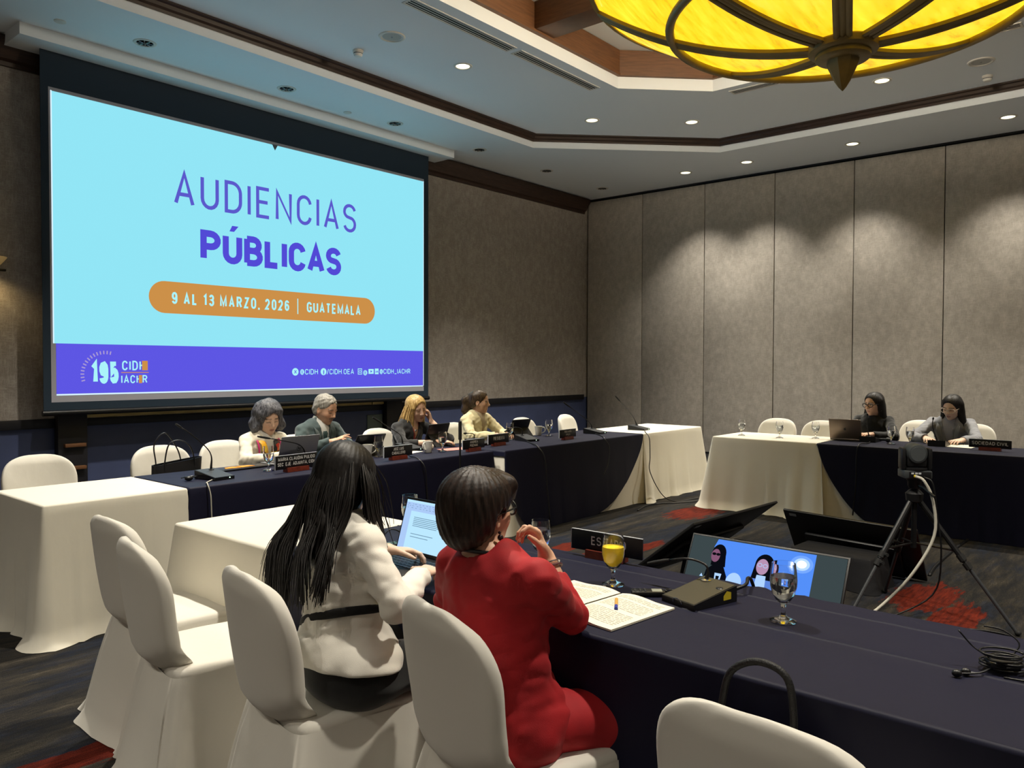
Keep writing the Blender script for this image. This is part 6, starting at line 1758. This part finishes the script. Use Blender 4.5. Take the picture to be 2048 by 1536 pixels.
rnd = random.Random(11)
for k in range(7):
    m = MB(); rx, ry = rnd.uniform(.035, .06), rnd.uniform(.025, .045); o_ = (rnd.uniform(-.012, .012), rnd.uniform(-.01, .01)); tz = rnd.uniform(-.3, .3)
    m.tube([(o_[0] + rx * math.cos(a), o_[1] + ry * math.sin(a), .010 + .0055 * k + .010 * math.sin(a + k) * tz) for a in np.linspace(0, 2 * PI * .96, 30)], .0026, 6); m.build('wire_coil', M['black'], t, smooth=180)
m = MB(); m.tube(bez([(.03, .02, .03), (.05, .03, .06), (.02, .05, .085), (-.02, .06, .09)], 16), .002, 5); m.tube(bez([(-.03, 0, .03), (-.06, .02, .05), (-.09, .03, .085)], 12), .002, 5); m.build('loose_wire', M['black'], t, smooth=180)
for p_ in ((-.10, -.05), (-.125, -.065)):
    m = MB(); m.ball((p_[0], p_[1], .009), (.012, .009, .009)); m.tube(bez([(p_[0], p_[1], .008), (-.07, -.05, .008), (-.03, -.02, .012)], 10), .0025, 6); m.build('earpiece', M['black'], t)
m = MB(); m.tube(bez([(-.02, -.06, .004), (.04, -.075, .004), (.09, -.04, .004), (.10, .02, .004)], 20), .003, 6); m.build('flat_strap', M['black'], t, smooth=180)

# ------------------------------------------------------------------ floor monitors
def monitor(origin_top, xdir, up, w, h, label, screen=None, sticker=True):
    """origin_top: centre of the top edge; panel hangs down along -up"""
    u = Vector(up).normalized(); x = Vector(xdir).normalized(); x = (x - u * x.dot(u)).normalized(); n = x.cross(u)
    o = Vector(origin_top) - u * h
    base = Vector((o.x, o.y, 0)) - Vector((n.x, n.y, 0)).normalized() * .12
    t = thing('floor_monitor', label, 'monitor', tuple(base), 0, 'flat monitors tilted back on low stands')
    Mx = Matrix.Translation(-base) @ Matrix(((x.x, u.x, n.x, o.x), (x.y, u.y, n.y, o.y), (x.z, u.z, n.z, o.z), (0, 0, 0, 1)))
    m = MB(); m.T = Mx; m.box(-w / 2, w / 2, 0, h, -.018, 0, .004); m.box(-w * .36, w * .36, h * .04, h * .62, -.05, -.017, .012); m.build('panel', M['black'], t)
    m = MB(); m.T = Mx; m.box(-w / 2 + .010, w / 2 - .010, .016, h - .010, .0004, .0016)
    d = m.build('screen_glass', mat('off_screen', '#0a0b0d', .25), t)
    if screen: screen(t, Mx, w, h)
    if sticker:
        m = MB(); m.T = Mx; m.box(w * .40, w * .455, h - .05, h - .025, -.0195, -.0182); m.build('sticker', M['plate_edge'], t)
    # draped low stand behind the panel
    yaw_ = math.atan2(n.y, n.x)
    hs = max(.18, (o.z + u.z * h) * .52)
    sh_ = (hs - o.z) * math.hypot(u.x, u.y) / u.z + .10
    s = cloth_mesh(-.15, .15, -w * .30, w * .30, hs, lambda k, q: hs - .003, flare=.03, amp=.012, corner=.03, seed=int(w * 1000), wl=.22)
    c_ = s.build('draped_stand', M['black_cloth'], t, smooth=60)
    c_.rotation_euler = (0, 0, yaw_); off = Vector((n.x, n.y, 0)).normalized() * (.12 - sh_ - .17)
    c_.location = (off.x, off.y, 0)
    return t
def feed(t, Mx, w, h):
    """live picture: uv measured from the top left corner of the panel"""
    m = MB(); m.T = Mx
    P = lambda u_, v_, z=.003: (-w / 2 + u_, h + v_, z)
    def poly(pts, k, z): m.add([P(a, b, z) for a, b in pts][::-1], [list(range(len(pts)))], k)
    B = -h + .02
    poly([(.012, -.012), (w - .012, -.012), (w - .012, B), (.012, B)], 0, .0020)
    poly([(.164, -.016), (.712, -.016), (.712, B), (.235, B), (.225, -.15), (.20, -.09), (.148, -.065)], 1, .0026)
    def blob(cx, cy, rx, ry, k, z, n=24, a0=0, a1=2 * PI): poly([(cx + rx * math.cos(a0 + (a1 - a0) * i / n), cy + ry * math.sin(a0 + (a1 - a0) * i / n)) for i in range(n)], k, z)
    # woman with dark glasses
    blob(.185, -.100, .042, .056, 2, .0030); poly([(.150, -.10), (.226, -.10), (.236, -.17), (.15, -.17)], 2, .0030)
    poly([(.10, B), (.13, -.20), (.165, -.165), (.225, -.165), (.255, -.22), (.262, B)], 2, .0030)
    blob(.168, -.112, .026, .038, 3, .0034); blob(.158, -.104, .012, .008, 2, .0038); blob(.182, -.104, .012, .008, 2, .0038)
    # woman with clear glasses
    poly([(.30, B), (.345, -.235), (.385, -.185), (.47, -.18), (.53, -.20), (.57, B)], 4, .0030)
    blob(.452, -.118, .052, .060, 2, .0032); poly([(.40, -.12), (.504, -.12), (.515, -.20), (.39, -.20)], 2, .0031)
    blob(.442, -.130, .034, .044, 5, .0036); blob(.427, -.122, .013, .011, 6, .0040); blob(.457, -.124, .013, .011, 6, .0040); blob(.427, -.122, .010, .008, 5, .0043); blob(.457, -.124, .010, .008, 5, .0043)
    poly([(.42, -.178), (.47, -.178), (.49, B), (.40, B)], 6, .0034)
    # chair, glasses of water, lamp reflection
    blob(.30, -.245, .045, .055, 6, .0028); poly([(.185, -.21), (.225, -.21), (.22, -.262), (.19, -.262)], 6, .0036); poly([(.195, -.225), (.215, -.225), (.212, -.258), (.198, -.258)], 2, .0040)
    poly([(.10, -.243), (.12, -.243), (.11, -.225)], 6, .0040)
    for r_, k in ((.060, 7), (.042, 8), (.026, 9)): blob(.645, -.080, r_, r_ * .8, k, .0028 + .0001 * k)
    m.build('picture', [emis('feed_dark', '#4b595c', .55), emis('feed_blue', '#4f87ea', 1.0), emis('feed_black', '#14161f', .4), emis('feed_skin_a', '#8a5a78', .8), emis('feed_blazer', '#5c84d8', .9), emis('feed_skin_b', '#b58fb0', .9), emis('feed_pale', '#a9ccf6', .95), emis('feed_glow', '#6f9ff2', 1.0), emis('feed_glow_b', '#a9c9fa', 1.1), emis('feed_white', '#ffffff', 1.2)], t, smooth=None, clean=False)
monitor((4.19, 1.72, .52), (.03, -1, 0), (.485, 0, .875), .88, .50, 'monitor facing us on the floor showing a blue picture of two women', feed, False)
monitor((4.88, 2.20, .55), (-1, .065, 0), (-.05, -.777, .629), 1.11, .63, 'monitor seen from behind, strongly tilted, left of the lit monitor', None, True)
monitor((5.74, 1.78, .43), (.06, 1, 0), (-.60, 0, .80), .92, .50, 'monitor seen from behind between the lit monitor and the video camera', None, True)

# ------------------------------------------------------------------ tripod with pan-tilt camera
TC = Vector((5.11, 1.20, 0))
t = thing('tripod', 'black tripod carrying the small video camera on the carpet', 'tripod', tuple(TC))
feet = [(5.14, .67), (4.66, 1.45), (5.54, 1.47)]
for fx, fy in feet:
    a = Vector((0, 0, .74)); b = Vector((fx - TC.x, fy - TC.y, .012)); dv = (b - a)
    side = Vector((-dv.y, dv.x, 0)).normalized() * .012
    m = MB(); m.tube([a + dv * .02, a + dv * .50], .0165, 10); lg = m.build('leg', M['black'], t)
    m = MB(); m.tube([a + dv * .45, a + dv * .98], .0105, 10); m.build('lower_tube', M['dark_grey'], lg)
    for q in (.47, .53):
        m = MB(); c_ = a + dv * q; m.tube([c_ - dv.normalized() * .02, c_ + dv.normalized() * .02], .021, 10); m.tube([c_, c_ + side * 3.2 + Vector((0, 0, .006))], [.008, .012], 8); m.build('clamp', M['black_matte'], lg)
    m = MB(); m.ball(tuple(b + Vector((0, 0, .006))), (.018, .018, .016), 10, 6); m.build('rubber_foot', M['black_matte'], lg)
m = MB(); m.tube([(0, 0, .42), (0, 0, .80)], .016, 12); m.build('centre_column', M['black'], t)
m = MB(); m.lathe([(.02, .69), (.045, .70), (.05, .745), (.03, .765), (.02, .77)], 18); m.build('crown', M['black'], t)
m = MB(); m.lathe([(.03, .775), (.038, .79), (.038, .815), (.045, .825), (.045, .838), (.001, .838)], 18); m.tube([(0, 0, .80), (-.05, -.06, .79), (-.10, -.13, .75)], .008, 8); m.build('pan_head', M['black'], t)
for k, (fx, fy) in enumerate(feet):
    b = Vector((fx - TC.x, fy - TC.y, 0)) * .42
    m = MB(); m.tube([(0, 0, .45), tuple(Vector((b.x, b.y, .745 * .58 - .0)))], .006, 6); m.build('brace', M['black'], t)
az = math.atan2(-TC.y, -TC.x) + .30      # the back of the camera faces us
t = thing('video_camera', 'small black pan-tilt video camera with cables plugged into its back', 'camera', (TC.x, TC.y, .8385), az)
t.scale = (.88, .88, .92)
grey = mat('camera_grey', '#34383a', .45)
m = MB(); m.box(-.075, .075, -.088, .088, 0, .052, .008); m.build('base', grey, t)
m = MB(); m.box(.0745, .0765, -.058, .080, .006, .046, .0006); m.build('connector_panel', M['black'], t)
for s_ in (-1, 1):
    m = MB(); m.box(-.045, .050, s_ * .082 - .014, s_ * .082 + .014, .055, .195, .012); m.build('yoke_arm', M['black'], t)
m = MB(); m.lathe([(.075, .052), (.08, .056), (.08, .066), (.06, .07)], 32); m.build('turntable', M['black'], t)
m = MB(); m.box(-.055, .050, -.064, .064, .072, .15, .016); m.build('head_lower', M['black'], t)
m = MB(); m.T = Matrix.Translation((0, 0, .158)) @ Matrix.Rotation(PI / 2, 4, 'Y'); m.lathe([(.001, -.085), (.05, -.085), (.064, -.06), (.066, .045), (.058, .062), (.048, .066), (.001, .066)], 32); hd = m.build('head', grey, t)
m = MB(); m.T = Matrix.Translation((0, 0, .158)) @ Matrix.Rotation(PI / 2, 4, 'Y'); m.lathe([(.001, .0675), (.046, .0672), (.049, .064)], 28); m.build('rear_cap', mat('camera_rear', '#3f4345', .7), hd)
for yy in (-.045, .0):
    for q in range(2 if yy < 0 else 1):
        m = MB(); m.box(.0766, .0776, yy + q * .024, yy + q * .024 + .017, .030, .041, .0004); m.build('port', M['plate_edge'], t)
m = MB(); m.lathe([(.001, 0), (.009, 0), (.009, .016), (.001, .018)], 12, (0, 0, 0)); m.T = None
mm = MB(); mm.T = Matrix.Translation((.076, -.022, .018)) @ Matrix.Rotation(PI / 2, 4, 'Y'); mm.lathe([(.001, 0), (.009, 0), (.009, .018), (.004, .022), (.001, .022)], 12)
mm.build('yellow_plug', M['yellow'], t)
back = Matrix.Rotation(az, 4, 'Z')
def cb(x, y, z): p = back @ Vector((x * .88, y * .88, 0)); return (TC.x + p.x, TC.y + p.y, .8385 + z)
cable('camera_cable', 'white cable curving down from the video camera to the carpet', [cb(.090, -.022, .018), cb(.125, .02, -.005), cb(.13, .075, -.12), cb(.13, .085, -.32), (4.98, 1.17, .30), (4.95, 1.30, .12), (4.80, 1.40, .012), (4.55, 1.42, .009), (4.2, 1.25, .009)], .0085, 'cable_w')
cable('camera_cable', 'black cable hanging from the back of the video camera', [cb(.085, .03, .015), cb(.12, .075, -.02), cb(.10, .11, -.2), (5.10, 1.05, .40), (5.14, 1.10, .15), (5.0, 1.30, .008), (4.7, 1.42, .008), (4.3, 1.5, .008)], .005)
cable('floor_cable', 'black cable curving over carpet to the right tripod foot', [(4.75, 1.12, .006), (5.0, .98, .006), (5.1, .84, .006), (5.10, .70, .006), (5.0, .55, .006)], .006)
cable('floor_cable', 'dark flat cable strip crossing the carpet to the partition table', [(6.2, 1.35, .006), (6.55, 1.38, .006), (7.2, 1.39, .006), (7.75, 1.38, .006)], .012)
